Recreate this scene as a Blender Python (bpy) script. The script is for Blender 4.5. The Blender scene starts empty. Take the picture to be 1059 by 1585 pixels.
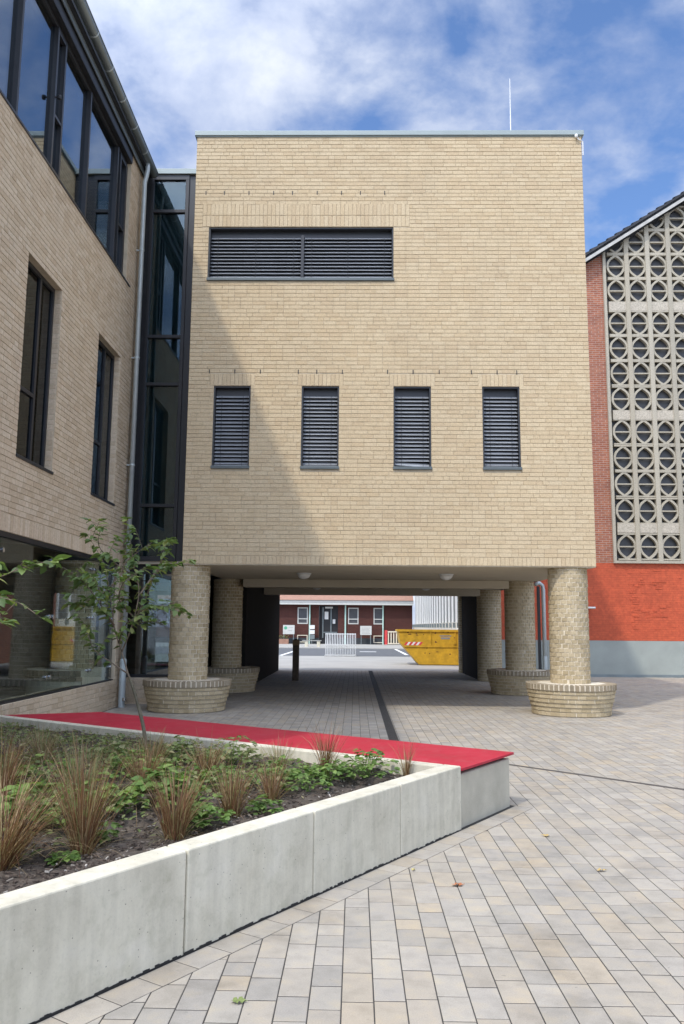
import bpy, bmesh, math, random
import numpy as np
from mathutils import Matrix, Vector, Quaternion

random.seed(7)
RNG = np.random.default_rng(7)
SC = bpy.context.scene
COL = SC.collection
R = math.radians

# ---------------------------------------------------------------- camera
cam_d = bpy.data.cameras.new('camera')
cam = bpy.data.objects.new('camera', cam_d)
COL.objects.link(cam)
cam_d.sensor_fit = 'VERTICAL'
cam_d.sensor_height = 36.0
cam_d.lens = 28.754
cam_d.clip_start = 0.05
cam_d.clip_end = 2000
RW = Matrix(((0.99982, 0.01609, 0.00848), (0.00618, 0.13914, -0.99025), (-0.01711, 0.99014, 0.13902)))  # right, down, forward
cx_, cd_, cf_ = (Vector(RW[0]), Vector(RW[1]), Vector(RW[2]))
cf_.normalize(); cx_ = (cx_ - cf_ * cx_.dot(cf_)).normalized(); cd_ = cf_.cross(cx_)
M = Matrix.Identity(4)
for i in range(3):
    M[i][0] = cx_[i]; M[i][1] = -cd_[i]; M[i][2] = -cf_[i]
M[0][3], M[1][3], M[2][3] = 0, 0, 1.62
cam.matrix_world = M
SC.camera = cam

# ---------------------------------------------------------------- light
SUN = Vector((0.44, 0.62, -1.0)).normalized()          # the way the light travels
elev = math.asin(-SUN.z)
sun_d = bpy.data.lights.new('sun', 'SUN')
sun = bpy.data.objects.new('sun', sun_d)
COL.objects.link(sun)
sun_d.energy = 1.75
sun_d.angle = R(1.6)
sun_d.color = (1.0, 0.935, 0.83)
sun.rotation_euler = SUN.to_track_quat('-Z', 'Y').to_euler()
sun.location = (0, 0, 60)

world = bpy.data.worlds.new('World')
SC.world = world
world.use_nodes = True


class NT:
    """small helper round a node tree"""
    def __init__(s, tree):
        s.t = tree; s.n = tree.nodes; s.l = tree.links

    def add(s, kind, **kw):
        nd = s.n.new(kind)
        for k, v in kw.items():
            if k.startswith('i_'):
                key = k[2:]
                key = int(key) if key.isdigit() else key.replace('_', ' ')
                s.put(nd.inputs[key], v)
            else:
                setattr(nd, k, v)
        return nd

    def put(s, sock, v):
        if isinstance(v, bpy.types.NodeSocket):
            s.l.new(v, sock)
        elif isinstance(v, bpy.types.Node):
            s.l.new(v.outputs[0], sock)
        else:
            if hasattr(sock.default_value, '__len__') and not hasattr(v, '__len__'):
                v = (v, v, v, 1)
            if hasattr(v, '__len__') and len(v) == 3 and len(sock.default_value) == 4:
                v = tuple(v) + (1,)
            sock.default_value = v

    def math(s, op, a, b=None, c=None, clamp=False):
        nd = s.n.new('ShaderNodeMath'); nd.operation = op; nd.use_clamp = clamp
        for i, v in enumerate((a, b, c)):
            if v is not None:
                s.put(nd.inputs[i], v)
        return nd.outputs[0]

    def vmath(s, op, a, b=None):
        nd = s.n.new('ShaderNodeVectorMath'); nd.operation = op
        s.put(nd.inputs[0], a)
        if b is not None:
            s.put(nd.inputs[1], b)
        return nd.outputs[0]

    def noise(s, vec, scale, detail=4, rough=0.55, dist=0.0):
        nd = s.n.new('ShaderNodeTexNoise')
        s.put(nd.inputs['Vector'], vec)
        nd.inputs['Scale'].default_value = scale
        nd.inputs['Detail'].default_value = detail
        nd.inputs['Roughness'].default_value = rough
        nd.inputs['Distortion'].default_value = dist
        return nd.outputs[0]

    def ramp(s, fac, stops, interp='LINEAR'):
        nd = s.n.new('ShaderNodeValToRGB')
        nd.color_ramp.interpolation = interp
        el = nd.color_ramp.elements
        while len(el) < len(stops):
            el.new(0.5)
        for e, (p, c) in zip(el, stops):
            e.position = p
            e.color = (c, c, c, 1) if not hasattr(c, '__len__') else (*c[:3], 1)
        s.put(nd.inputs[0], fac)
        return nd.outputs[0]

    def mix(s, fac, a, b, mode='MIX'):
        nd = s.n.new('ShaderNodeMix'); nd.data_type = 'RGBA'; nd.blend_type = mode
        s.put(nd.inputs['Factor'], fac); s.put(nd.inputs['A'], a); s.put(nd.inputs['B'], b)
        return [o for o in nd.outputs if o.type == 'RGBA'][0]


SKY_SEED = 9.4
wt = NT(world.node_tree)
bg = wt.n['Background']
sky = wt.add('ShaderNodeTexSky', sky_type='NISHITA')
sky.sun_disc = False
sky.sun_elevation = elev
sky.sun_rotation = math.atan2(-SUN.x, -SUN.y) % (2 * math.pi)
sky.air_density = 1.0
sky.dust_density = 0.4
sky.ozone_density = 2.5
geo = wt.add('ShaderNodeTexCoord').outputs['Generated']
sep = wt.add('ShaderNodeSeparateXYZ', i_0=geo)
zz = wt.math('ADD', wt.math('MAXIMUM', sep.outputs[2], 0.0), 0.30)
px = wt.math('DIVIDE', sep.outputs[0], zz)
py = wt.math('DIVIDE', sep.outputs[1], zz)
pv = wt.add('ShaderNodeCombineXYZ', i_0=px, i_1=py, i_2=SKY_SEED).outputs[0]
big = wt.noise(pv, 1.15, 2, 0.5, 0.0)
puff = wt.noise(pv, 5.2, 8, 0.56, 0.15)
wisp = wt.noise(pv, 2.2, 9, 0.6, 0.5)
dens = wt.math('ADD', wt.math('ADD', wt.math('MULTIPLY', big, 0.62), wt.math('MULTIPLY', puff, 0.31)), wt.math('MULTIPLY', wisp, 0.20))
mask = wt.ramp(dens, [(0.470, 0.0), (0.502, 0.30), (0.545, 0.74), (0.60, 0.94)])
body = wt.math('ADD', wt.math('MULTIPLY', puff, 0.65), wt.math('MULTIPLY', wt.noise(pv, 1.9, 5, 0.6, 0.3), 0.35))
cl = wt.ramp(body, [(0.36, (2.8, 3.3, 4.7)), (0.50, (4.05, 4.5, 5.6)), (0.62, (5.5, 5.8, 6.4))])
# clouds brightened toward the sun, out of view, as added fill for the shade
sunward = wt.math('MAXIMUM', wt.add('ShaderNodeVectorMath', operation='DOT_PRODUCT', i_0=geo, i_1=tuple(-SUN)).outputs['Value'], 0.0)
fill_lift = wt.math('ADD', wt.math('MULTIPLY', wt.math('POWER', sunward, 1.7), 3.6), 1.0)
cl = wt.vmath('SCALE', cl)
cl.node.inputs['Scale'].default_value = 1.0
wt.put(cl.node.inputs['Scale'], fill_lift)
clear = wt.mix(1.0, sky.outputs[0], (0.98, 1.12, 1.33), 'MULTIPLY')
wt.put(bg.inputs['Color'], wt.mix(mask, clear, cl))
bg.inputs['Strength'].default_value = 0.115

SC.view_settings.view_transform = 'Standard'
SC.view_settings.look = 'None'
SC.view_settings.gamma = 1
SC.view_settings.exposure = 0.55
SC.view_settings.use_curve_mapping = False
SC.render.engine = 'CYCLES'
SC.cycles.max_bounces = 8
SC.cycles.use_denoising = True
SC.cycles.sample_clamp_indirect = 6

# ---------------------------------------------------------------- materials


def new_mat(name):
    m = bpy.data.materials.new(name)
    m.use_nodes = True
    t = NT(m.node_tree)
    return m, t, t.n['Principled BSDF']


def piece_random(t):
    """a number that differs from piece to piece, joined or single"""
    a = t.add('ShaderNodeNewGeometry').outputs['Random Per Island']
    b = t.add('ShaderNodeObjectInfo').outputs['Random']
    return t.math('FRACT', t.math('ADD', a, t.math('MULTIPLY', b, 7.31)))


def world_pos(t):
    return t.add('ShaderNodeNewGeometry').outputs['Position']


def bump(t, b, h, strength=0.3, dist=0.01):
    nd = t.add('ShaderNodeBump')
    nd.inputs['Strength'].default_value = strength
    nd.inputs['Distance'].default_value = dist
    t.put(nd.inputs['Height'], h)
    t.put(b.inputs['Normal'], nd.outputs[0])


def plain(name, col, rough=0.6, metal=0.0, var=0.12, scale=6.0, spec=0.5, bmp=0.0, bscale=60):
    m, t, b = new_mat(name)
    n = t.noise(world_pos(t), scale, 5)
    lo = tuple(c * (1 - var) for c in col); hi = tuple(min(1, c * (1 + var)) for c in col)
    t.put(b.inputs['Base Color'], t.ramp(n, [(0.3, lo), (0.7, hi)]))
    b.inputs['Roughness'].default_value = rough
    b.inputs['Metallic'].default_value = metal
    b.inputs['Specular IOR Level'].default_value = spec
    if bmp:
        bump(t, b, t.noise(world_pos(t), bscale, 4), bmp)
    return m


def brick_mat(name, stops, mottling=0.16, rough=0.85):
    m, t, b = new_mat(name)
    r = piece_random(t)
    c = t.ramp(r, stops)
    p = world_pos(t)
    n = t.noise(p, 35, 4)
    c = t.mix(1.0, c, t.ramp(n, [(0.3, 1 - mottling), (0.7, 1 + mottling * 0.6)]), 'MULTIPLY')
    big_n = t.noise(p, 0.9, 5, 0.6)
    c = t.mix(1.0, c, t.ramp(big_n, [(0.3, (0.95, 0.955, 0.965)), (0.7, (1.03, 1.03, 1.02))]), 'MULTIPLY')
    sx = t.add('ShaderNodeSeparateXYZ', i_0=p)
    run = t.noise(t.add('ShaderNodeCombineXYZ', i_0=t.math('MULTIPLY', sx.outputs[0], 5.5), i_1=t.math('MULTIPLY', sx.outputs[1], 5.5), i_2=t.math('MULTIPLY', sx.outputs[2], 0.35)).outputs[0], 1.0, 5, 0.65)
    c = t.mix(1.0, c, t.ramp(run, [(0.26, 0.93), (0.46, 1.0), (0.8, 1.015)]), 'MULTIPLY')
    t.put(b.inputs['Base Color'], c)
    b.inputs['Roughness'].default_value = rough
    b.inputs['Specular IOR Level'].default_value = 0.25
    bump(t, b, t.noise(p, 120, 3), 0.25, 0.004)
    return m


def laid_brick_mat(name, c1, c2, mortar, w=0.25, h=0.0833, ms=0.010, axis='XZ', rough=0.85, spec=0.2):
    """brickwork too far off or too seldom seen to be laid piece by piece"""
    m, t, b = new_mat(name)
    s = t.add('ShaderNodeSeparateXYZ', i_0=world_pos(t))
    ax = {'X': 0, 'Y': 1, 'Z': 2}
    v = t.add('ShaderNodeCombineXYZ', i_0=s.outputs[ax[axis[0]]], i_1=s.outputs[ax[axis[1]]]).outputs[0]
    bt = t.add('ShaderNodeTexBrick')
    t.put(bt.inputs['Vector'], v)
    t.put(bt.inputs['Color1'], c1); t.put(bt.inputs['Color2'], c2); t.put(bt.inputs['Mortar'], mortar)
    bt.inputs['Scale'].default_value = 1.0
    bt.inputs['Mortar Size'].default_value = ms
    bt.inputs['Brick Width'].default_value = w
    bt.inputs['Row Height'].default_value = h
    bt.inputs['Bias'].default_value = 0.0
    n = t.noise(world_pos(t), 9, 5)
    n2 = t.noise(world_pos(t), 0.7, 4)
    c = t.mix(1.0, bt.outputs[0], t.ramp(n, [(0.3, 0.82), (0.7, 1.12)]), 'MULTIPLY')
    c = t.mix(1.0, c, t.ramp(n2, [(0.3, 0.88), (0.7, 1.07)]), 'MULTIPLY')
    t.put(b.inputs['Base Color'], c)
    b.inputs['Roughness'].default_value = rough
    b.inputs['Specular IOR Level'].default_value = spec
    bump(t, b, t.math('SUBTRACT', n, bt.outputs[1]), 0.5, 0.006)
    return m


def glass_mat(name, tint, f0, gloss=(0.9, 0.95, 1.0)):
    """thin pane: what is not mirrored (Schlick, the same from both sides) passes straight through"""
    m = bpy.data.materials.new(name)
    m.use_nodes = True
    t = NT(m.node_tree)
    for nd in list(t.n):
        if nd.type == 'BSDF_PRINCIPLED':
            t.n.remove(nd)
    out = [nd for nd in t.n if nd.type == 'OUTPUT_MATERIAL'][0]
    gm_ = t.add('ShaderNodeNewGeometry')
    cosv = t.math('ABSOLUTE', t.add('ShaderNodeVectorMath', operation='DOT_PRODUCT', i_0=gm_.outputs['Normal'], i_1=gm_.outputs['Incoming']).outputs['Value'])
    fr = t.math('ADD', t.math('MULTIPLY', t.math('POWER', t.math('SUBTRACT', 1.0, cosv, clamp=True), 5.0), 1 - f0), f0, clamp=True)
    tr = t.add('ShaderNodeBsdfTransparent', i_0=tint)
    gl = t.add('ShaderNodeBsdfGlossy'); t.put(gl.inputs['Color'], gloss); gl.inputs['Roughness'].default_value = 0.004
    mx = t.add('ShaderNodeMixShader')
    t.put(mx.inputs[0], fr); t.put(mx.inputs[1], tr.outputs[0]); t.put(mx.inputs[2], gl.outputs[0])
    t.put(out.inputs['Surface'], mx.outputs[0])
    return m


BEIGE = [(0.0, (0.51, 0.395, 0.25)), (0.35, (0.545, 0.433, 0.278)), (0.7, (0.565, 0.455, 0.298)), (1.0, (0.525, 0.408, 0.255))]
MAT = {}
MAT['brick'] = brick_mat('beige_brick', BEIGE)
MAT['brick_left'] = brick_mat('pinkish_beige_brick', [(0.0, (0.50, 0.39, 0.265)), (0.35, (0.58, 0.465, 0.33)), (0.7, (0.61, 0.50, 0.365)), (1.0, (0.53, 0.41, 0.28))])
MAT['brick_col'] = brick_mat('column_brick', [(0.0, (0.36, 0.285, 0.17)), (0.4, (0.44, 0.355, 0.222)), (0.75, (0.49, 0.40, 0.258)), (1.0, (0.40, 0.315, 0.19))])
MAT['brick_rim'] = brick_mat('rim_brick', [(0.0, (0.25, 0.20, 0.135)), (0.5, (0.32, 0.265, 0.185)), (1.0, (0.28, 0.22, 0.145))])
MAT['mortar'] = plain('mortar', (0.50, 0.42, 0.30), 0.95, bmp=0.2)
MAT['mortar_light'] = plain('light_mortar', (0.64, 0.57, 0.445), 0.95, bmp=0.2)
MAT['brick_side_y'] = laid_brick_mat('beige_brickwork_side', BEIGE[0][1], BEIGE[2][1], (0.34, 0.28, 0.19), axis='YZ')
MAT['brick_side_x'] = laid_brick_mat('beige_brickwork_front', BEIGE[0][1], BEIGE[2][1], (0.34, 0.28, 0.19), axis='XZ')
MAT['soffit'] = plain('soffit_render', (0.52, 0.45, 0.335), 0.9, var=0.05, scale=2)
MAT['soffit_shade'] = plain('shade_painted_soffit', (0.07, 0.062, 0.05), 0.9, var=0.05, scale=2)  # darker copy of the soffit colour, imitating shade deep in the passage
MAT['passage_shade'] = plain('painted_passage_shade', (0.022, 0.021, 0.02), 0.95, spec=0.06)  # near-black colour imitating the deep shade of the passage
MAT['coping'] = plain('zinc_coping', (0.27, 0.315, 0.31), 0.5, 0.2, var=0.05, scale=2)
MAT['zinc'] = plain('zinc_pipe', (0.47, 0.52, 0.52), 0.42, 0.3, var=0.09, scale=5)
MAT['gutter'] = plain('gutter_zinc', (0.20, 0.23, 0.235), 0.4, 0.5, var=0.12, scale=2)
MAT['anthracite'] = plain('anthracite_frame', (0.030, 0.031, 0.034), 0.4, 0.2, var=0.08)
MAT['black'] = plain('black_panel', (0.012, 0.012, 0.014), 0.5)
MAT['slat'] = plain('blind_slat', (0.36, 0.375, 0.395), 0.42, 0.2, var=0.06)
MAT['sill'] = plain('sill_metal', (0.10, 0.115, 0.115), 0.42, 0.35, var=0.06)
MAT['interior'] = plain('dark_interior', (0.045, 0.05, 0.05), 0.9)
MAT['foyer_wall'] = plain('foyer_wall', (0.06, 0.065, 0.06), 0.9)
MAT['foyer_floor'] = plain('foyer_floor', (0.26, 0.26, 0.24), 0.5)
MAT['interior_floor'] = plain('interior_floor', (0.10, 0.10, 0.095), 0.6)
MAT['glass'] = glass_mat('window_glass', (0.45, 0.52, 0.54), 0.22)
MAT['glass_dark'] = glass_mat('dark_glass', (0.20, 0.25, 0.26), 0.025)
MAT['glass_link'] = glass_mat('link_glass', (0.55, 0.66, 0.68), 0.075, (0.8, 0.9, 0.95))
MAT['glass_clear'] = glass_mat('clear_glass', (0.90, 0.94, 0.92), 0.014)
MAT['chrome'] = plain('steel_fitting', (0.62, 0.63, 0.63), 0.2, 0.9, var=0.03)
MAT['white'] = plain('white_paint', (0.68, 0.68, 0.655), 0.5, var=0.04)
MAT['lamp_glass'] = plain('lamp_glass', (0.74, 0.73, 0.69), 0.3, var=0.03)
MAT['asphalt'] = plain('asphalt', (0.10, 0.105, 0.11), 0.9, var=0.2, scale=3, bmp=0.4, bscale=90)
MAT['pale_slabs'] = plain('pale_slabs', (0.33, 0.32, 0.29), 0.9, var=0.1, scale=0.6)
MAT['far_white'] = plain('dulled_white', (0.50, 0.50, 0.47), 0.7, var=0.08)
MAT['line_paint'] = plain('road_paint', (0.78, 0.78, 0.74), 0.7, var=0.08, scale=9)
MAT['drain'] = plain('drain_channel', (0.075, 0.068, 0.06), 0.6, 0.2, var=0.2, scale=20)
MAT['joint'] = plain('joint_sand', (0.045, 0.041, 0.035), 0.95, var=0.3, scale=12)


def concrete_mat():
    m, t, b = new_mat('cast_concrete')
    p = world_pos(t)
    s = t.add('ShaderNodeSeparateXYZ', i_0=p)
    streak_v = t.add('ShaderNodeCombineXYZ', i_0=t.math('MULTIPLY', s.outputs[0], 14), i_1=t.math('MULTIPLY', s.outputs[1], 14), i_2=t.math('MULTIPLY', s.outputs[2], 1.3)).outputs[0]
    streak = t.noise(streak_v, 1.0, 5, 0.6)
    cloud = t.noise(p, 3.2, 7, 0.65)
    fine_n = t.noise(p, 70, 4, 0.7)
    c = t.ramp(cloud, [(0.3, (0.525, 0.485, 0.38)), (0.55, (0.605, 0.565, 0.45)), (0.75, (0.64, 0.60, 0.495))])
    c = t.mix(0.85, c, t.ramp(streak, [(0.32, 0.86), (0.62, 1.03)]), 'MULTIPLY')
    c = t.mix(0.8, c, t.ramp(fine_n, [(0.28, 0.84), (0.42, 1.0), (0.75, 1.05)]), 'MULTIPLY')
    blot = t.noise(p, 9, 6, 0.7, 0.4)
    c = t.mix(0.9, c, t.ramp(blot, [(0.30, (0.84, 0.85, 0.82)), (0.5, (1.0, 1.0, 1.0)), (0.72, (1.04, 1.04, 1.03))]), 'MULTIPLY')
    vor = t.add('ShaderNodeTexVoronoi'); t.put(vor.inputs['Vector'], p); vor.inputs['Scale'].default_value = 38
    pick = t.add('ShaderNodeSeparateColor', i_0=vor.outputs['Color'])
    hole = t.math('MULTIPLY', t.math('LESS_THAN', vor.outputs['Distance'], 0.13), t.math('GREATER_THAN', pick.outputs[0], 0.80))
    c = t.mix(t.math('MULTIPLY', hole, 0.7), c, (0.16, 0.15, 0.13))
    t.put(b.inputs['Base Color'], c)
    b.inputs['Roughness'].default_value = 0.8
    b.inputs['Specular IOR Level'].default_value = 0.3
    bump(t, b, t.math('ADD', fine_n, t.math('MULTIPLY', cloud, 0.6)), 0.22, 0.006)
    return m


def paver_mat():
    m, t, b = new_mat('concrete_paver')
    r = piece_random(t)
    p = world_pos(t)
    off = t.vmath('ADD', p, t.add('ShaderNodeCombineXYZ', i_0=t.math('MULTIPLY', r, 31.0), i_1=t.math('MULTIPLY', r, 17.0)).outputs[0])
    base = t.ramp(r, [(0.0, (0.395, 0.37, 0.335)), (0.16, (0.44, 0.40, 0.345)), (0.34, (0.378, 0.36, 0.33)), (0.50, (0.46, 0.43, 0.385)), (0.66, (0.415, 0.392, 0.362)), (0.82, (0.35, 0.335, 0.312)), (0.93, (0.455, 0.40, 0.325)), (1.0, (0.40, 0.37, 0.325))])
    cloud = t.noise(off, 7, 4, 0.6)
    tint = t.ramp(cloud, [(0.3, (0.82, 0.82, 0.81)), (0.5, (1.0, 1.0, 1.0)), (0.72, (1.15, 1.09, 0.97))])
    base = t.mix(1.0, base, (0.865, 0.835, 0.78), 'MULTIPLY')
    c = t.mix(0.85, base, tint, 'MULTIPLY')
    grain = t.noise(p, 160, 3, 0.7)
    c = t.mix(0.8, c, t.ramp(grain, [(0.3, 0.80), (0.7, 1.10)]), 'MULTIPLY')
    wide = t.noise(p, 0.55, 4)
    c = t.mix(0.8, c, t.ramp(wide, [(0.3, 0.90), (0.7, 1.06)]), 'MULTIPLY')
    stain = t.noise(p, 1.7, 6, 0.62, 0.6)
    c = t.mix(0.9, c, t.ramp(stain, [(0.30, (0.80, 0.79, 0.77)), (0.46, (1.0, 1.0, 1.0)), (0.7, (1.03, 1.03, 1.02))]), 'MULTIPLY')
    spots = t.noise(p, 26, 2, 0.4)
    c = t.mix(t.ramp(spots, [(0.72, 0.0), (0.78, 0.4)]), c, (0.12, 0.115, 0.10))
    t.put(b.inputs['Base Color'], c)
    b.inputs['Roughness'].default_value = 0.78
    b.inputs['Specular IOR Level'].default_value = 0.35
    bump(t, b, grain, 0.25, 0.004)
    return m


def red_seat_mat():
    m, t, b = new_mat('red_panel')
    p = world_pos(t)
    n = t.noise(p, 2.2, 6, 0.6)
    c = t.ramp(n, [(0.3, (0.37, 0.013, 0.030)), (0.7, (0.44, 0.020, 0.041))])
    sp = t.noise(p, 45, 3, 0.6)
    c = t.mix(t.ramp(sp, [(0.62, 0.0), (0.76, 0.22)]), c, (0.50, 0.16, 0.16))
    dust = t.noise(p, 5.5, 7, 0.7, 0.8)
    c = t.mix(t.ramp(dust, [(0.5, 0.0), (0.75, 0.13)]), c, (0.45, 0.30, 0.28))
    t.put(b.inputs['Base Color'], c)
    t.put(b.inputs['Roughness'], t.ramp(n, [(0.3, 0.5), (0.7, 0.68)]))
    b.inputs['Specular IOR Level'].default_value = 0.3
    bump(t, b, t.noise(p, 90, 3), 0.12, 0.003)
    return m


def leaf_mat(name, stops, trans=0.35, rough=0.5):
    m, t, b = new_mat(name)
    r = piece_random(t)
    c = t.ramp(r, stops)
    n = t.noise(world_pos(t), 30, 3)
    c = t.mix(0.7, c, t.ramp(n, [(0.3, 0.8), (0.7, 1.15)]), 'MULTIPLY')
    t.put(b.inputs['Base Color'], c)
    b.inputs['Roughness'].default_value = rough
    b.inputs['Specular IOR Level'].default_value = 0.4
    tl = t.add('ShaderNodeBsdfTranslucent'); t.put(tl.inputs['Color'], t.mix(1.0, c, (1.15, 1.25, 0.6), 'MULTIPLY'))
    out = [nd for nd in t.n if nd.type == 'OUTPUT_MATERIAL'][0]
    mx = t.add('ShaderNodeMixShader'); mx.inputs[0].default_value = trans
    t.put(mx.inputs[1], b.outputs[0]); t.put(mx.inputs[2], tl.outputs[0])
    t.put(out.inputs['Surface'], mx.outputs[0])
    return m


MAT['concrete'] = concrete_mat()
MAT['concrete_grey'] = plain('grey_concrete', (0.44, 0.41, 0.325), 0.85, var=0.13, scale=4, bmp=0.3, bscale=70)
MAT['paver'] = paver_mat()
MAT['red'] = red_seat_mat()
MAT['tree_leaf'] = leaf_mat('tree_leaf', [(0.0, (0.085, 0.14, 0.05)), (0.5, (0.14, 0.21, 0.07)), (0.85, (0.20, 0.27, 0.09)), (1.0, (0.31, 0.34, 0.11))])
MAT['herb'] = leaf_mat('herb_leaf', [(0.0, (0.085, 0.155, 0.04)), (0.6, (0.15, 0.245, 0.06)), (1.0, (0.23, 0.32, 0.09))])
MAT['dull_herb'] = leaf_mat('ground_leaf', [(0.0, (0.12, 0.165, 0.055)), (0.5, (0.18, 0.23, 0.085)), (0.8, (0.235, 0.26, 0.115)), (1.0, (0.33, 0.29, 0.16))])
MAT['sedge'] = leaf_mat('rusty_blades', [(0.0, (0.12, 0.052, 0.028)), (0.35, (0.20, 0.10, 0.05)), (0.6, (0.30, 0.18, 0.095)), (0.85, (0.41, 0.30, 0.17)), (1.0, (0.20, 0.21, 0.075))], 0.25, 0.55)
MAT['tan_blades'] = leaf_mat('tan_blades', [(0.0, (0.18, 0.10, 0.05)), (0.4, (0.30, 0.22, 0.12)), (0.7, (0.36, 0.31, 0.17)), (1.0, (0.17, 0.20, 0.07))], 0.25, 0.55)
MAT['bark'] = plain('bark', (0.12, 0.105, 0.07), 0.85, var=0.35, scale=25, bmp=0.5)
MAT['twig'] = plain('twig', (0.16, 0.12, 0.085), 0.8, var=0.3, scale=25)
MAT['soil'] = plain('soil', (0.070, 0.055, 0.043), 0.95, var=0.5, scale=22, bmp=0.8, bscale=50)
MAT['mulch'] = leaf_mat('mulch', [(0.0, (0.045, 0.033, 0.026)), (0.5, (0.085, 0.062, 0.048)), (0.86, (0.15, 0.12, 0.095)), (0.95, (0.30, 0.27, 0.23)), (1.0, (0.42, 0.39, 0.35))], 0.0, 0.9)

# ---------------------------------------------------------------- mesh building


class MB:
    def __init__(s):
        s.v = []; s.f = []; s.n = 0

    def add(s, verts, faces):
        o = s.n
        s.v.extend(verts); s.n += len(verts)
        s.f.extend([tuple(i + o for i in f) for f in faces])
        return s

    def box(s, x0, x1, y0, y1, z0, z1):
        v = [(x0, y0, z0), (x1, y0, z0), (x1, y1, z0), (x0, y1, z0), (x0, y0, z1), (x1, y0, z1), (x1, y1, z1), (x0, y1, z1)]
        return s.add(v, [(0, 3, 2, 1), (4, 5, 6, 7), (0, 1, 5, 4), (1, 2, 6, 5), (2, 3, 7, 6), (3, 0, 4, 7)])

    def obox(s, c, a, b, d):
        """box about c with half-axis vectors a, b, d"""
        c, a, b, d = (np.asarray(q, float) for q in (c, a, b, d))
        v = [tuple(c + i * a + j * b + k * d) for k in (-1, 1) for (i, j) in ((-1, -1), (1, -1), (1, 1), (-1, 1))]
        f = [(0, 3, 2, 1), (4, 5, 6, 7), (0, 1, 5, 4), (1, 2, 6, 5), (2, 3, 7, 6), (3, 0, 4, 7)]
        if np.dot(np.cross(a, b), d) < 0:
            f = [q[::-1] for q in f]
        return s.add(v, f)

    def prism(s, poly, z0, z1):
        n = len(poly)
        ar = sum(poly[i][0] * poly[(i + 1) % n][1] - poly[(i + 1) % n][0] * poly[i][1] for i in range(n))
        if ar < 0:
            poly = poly[::-1]
        v = [(p[0], p[1], z0) for p in poly] + [(p[0], p[1], z1) for p in poly]
        f = [tuple(range(n))[::-1], tuple(range(n, 2 * n))] + [(i, (i + 1) % n, n + (i + 1) % n, n + i) for i in range(n)]
        return s.add(v, f)

    def tube(s, pts, radii, k=10, cap=True):
        pts = [np.asarray(p, float) for p in pts]
        if not hasattr(radii, '__len__'):
            radii = [radii] * len(pts)
        v = []; f = []
        a = None
        for i, p in enumerate(pts):
            d = pts[min(i + 1, len(pts) - 1)] - pts[max(i - 1, 0)]
            d = d / (np.linalg.norm(d) + 1e-9)
            if a is None:
                ref = np.array([0, 0, 1.0]) if abs(d[2]) < 0.9 else np.array([1.0, 0, 0])
                a = np.cross(d, ref)
            a = a - d * np.dot(a, d)
            if np.linalg.norm(a) < 1e-4:
                a = np.cross(d, np.array([1.0, 0.3, 0.2]))
            a = a / np.linalg.norm(a); b = np.cross(d, a)
            for j in range(k):
                t = 2 * math.pi * j / k
                v.append(tuple(p + radii[i] * (math.cos(t) * a + math.sin(t) * b)))
        for i in range(len(pts) - 1):
            for j in range(k):
                f.append((i * k + j, i * k + (j + 1) % k, (i + 1) * k + (j + 1) % k, (i + 1) * k + j))
        if cap:
            f.append(tuple(range(k))[::-1]); f.append(tuple((len(pts) - 1) * k + j for j in range(k)))
        return s.add(v, f)

    def lathe(s, prof, c=(0, 0), k=24, smooth=True):
        v = []; f = []
        for (r, z) in prof:
            for j in range(k):
                t = 2 * math.pi * j / k
                v.append((c[0] + r * math.cos(t), c[1] + r * math.sin(t), z))
        m = len(prof)
        for i in range(m - 1):
            for j in range(k):
                f.append((i * k + j, i * k + (j + 1) % k, (i + 1) * k + (j + 1) % k, (i + 1) * k + j))
        f.append(tuple(range(k))[::-1]); f.append(tuple((m - 1) * k + j for j in range(k)))
        return s.add(v, f)

    def mesh(s, name, m, smooth=False):
        me = bpy.data.meshes.new(name)
        me.from_pydata(s.v, [], s.f)
        me.materials.append(m)
        if smooth:
            me.polygons.foreach_set('use_smooth', [True] * len(me.polygons))
        me.update()
        return me

    def build(s, name, m, parent=None, kind=None, smooth=False, bevel=0.0):
        me = s.mesh(name, m, smooth)
        o = bpy.data.objects.new(name, me)
        COL.objects.link(o)
        if parent is not None:
            o.parent = parent
            o.matrix_parent_inverse = base_inverse(parent)
        if kind:
            o['kind'] = kind
        if bevel:
            bv = o.modifiers.new('bevel', 'BEVEL'); bv.width = bevel; bv.segments = 2; bv.limit_method = 'ANGLE'
        return o


def base_inverse(parent):
    """parents stand unrotated, so a child built in world coordinates needs only the offset undone"""
    l = Vector((0, 0, 0)); p = parent
    while p is not None:
        if not p.get('_at_origin'):
            l = l + Vector(p.location)
        p = p.parent
        break
    return Matrix.Translation(-l)


def thing(name, label, cat, loc, group=None):
    o = bpy.data.objects.new(name, None)
    o.empty_display_size = 0.2
    COL.objects.link(o)
    o.location = loc
    tag(o, label, cat, group)
    return o


def tag(o, label, cat, group=None, kind=None):
    o['label'] = label
    o['category'] = cat
    if group:
        o['group'] = group
    if kind:
        o['kind'] = kind
    return o


def structure(o):
    o['kind'] = 'structure'
    return o


def put_piece(name, mesh, parent, matrix):
    """one more piece sharing mesh data, placed in world coordinates under parent"""
    o = bpy.data.objects.new(name, mesh)
    COL.objects.link(o)
    o.parent = parent
    o.matrix_parent_inverse = base_inverse(parent)
    o.matrix_basis = matrix
    return o


# ---------------------------------------------------------------- brick laying
PITCH = 0.08333


def cut(span, holes):
    out = [span]
    for (a, b) in holes:
        nxt = []
        for (s, e) in out:
            if b <= s or a >= e:
                nxt.append((s, e)); continue
            if a > s:
                nxt.append((s, a))
            if b < e:
                nxt.append((b, e))
        out = nxt
    return [(s, e) for s, e in out if e - s > 0.02]


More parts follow.
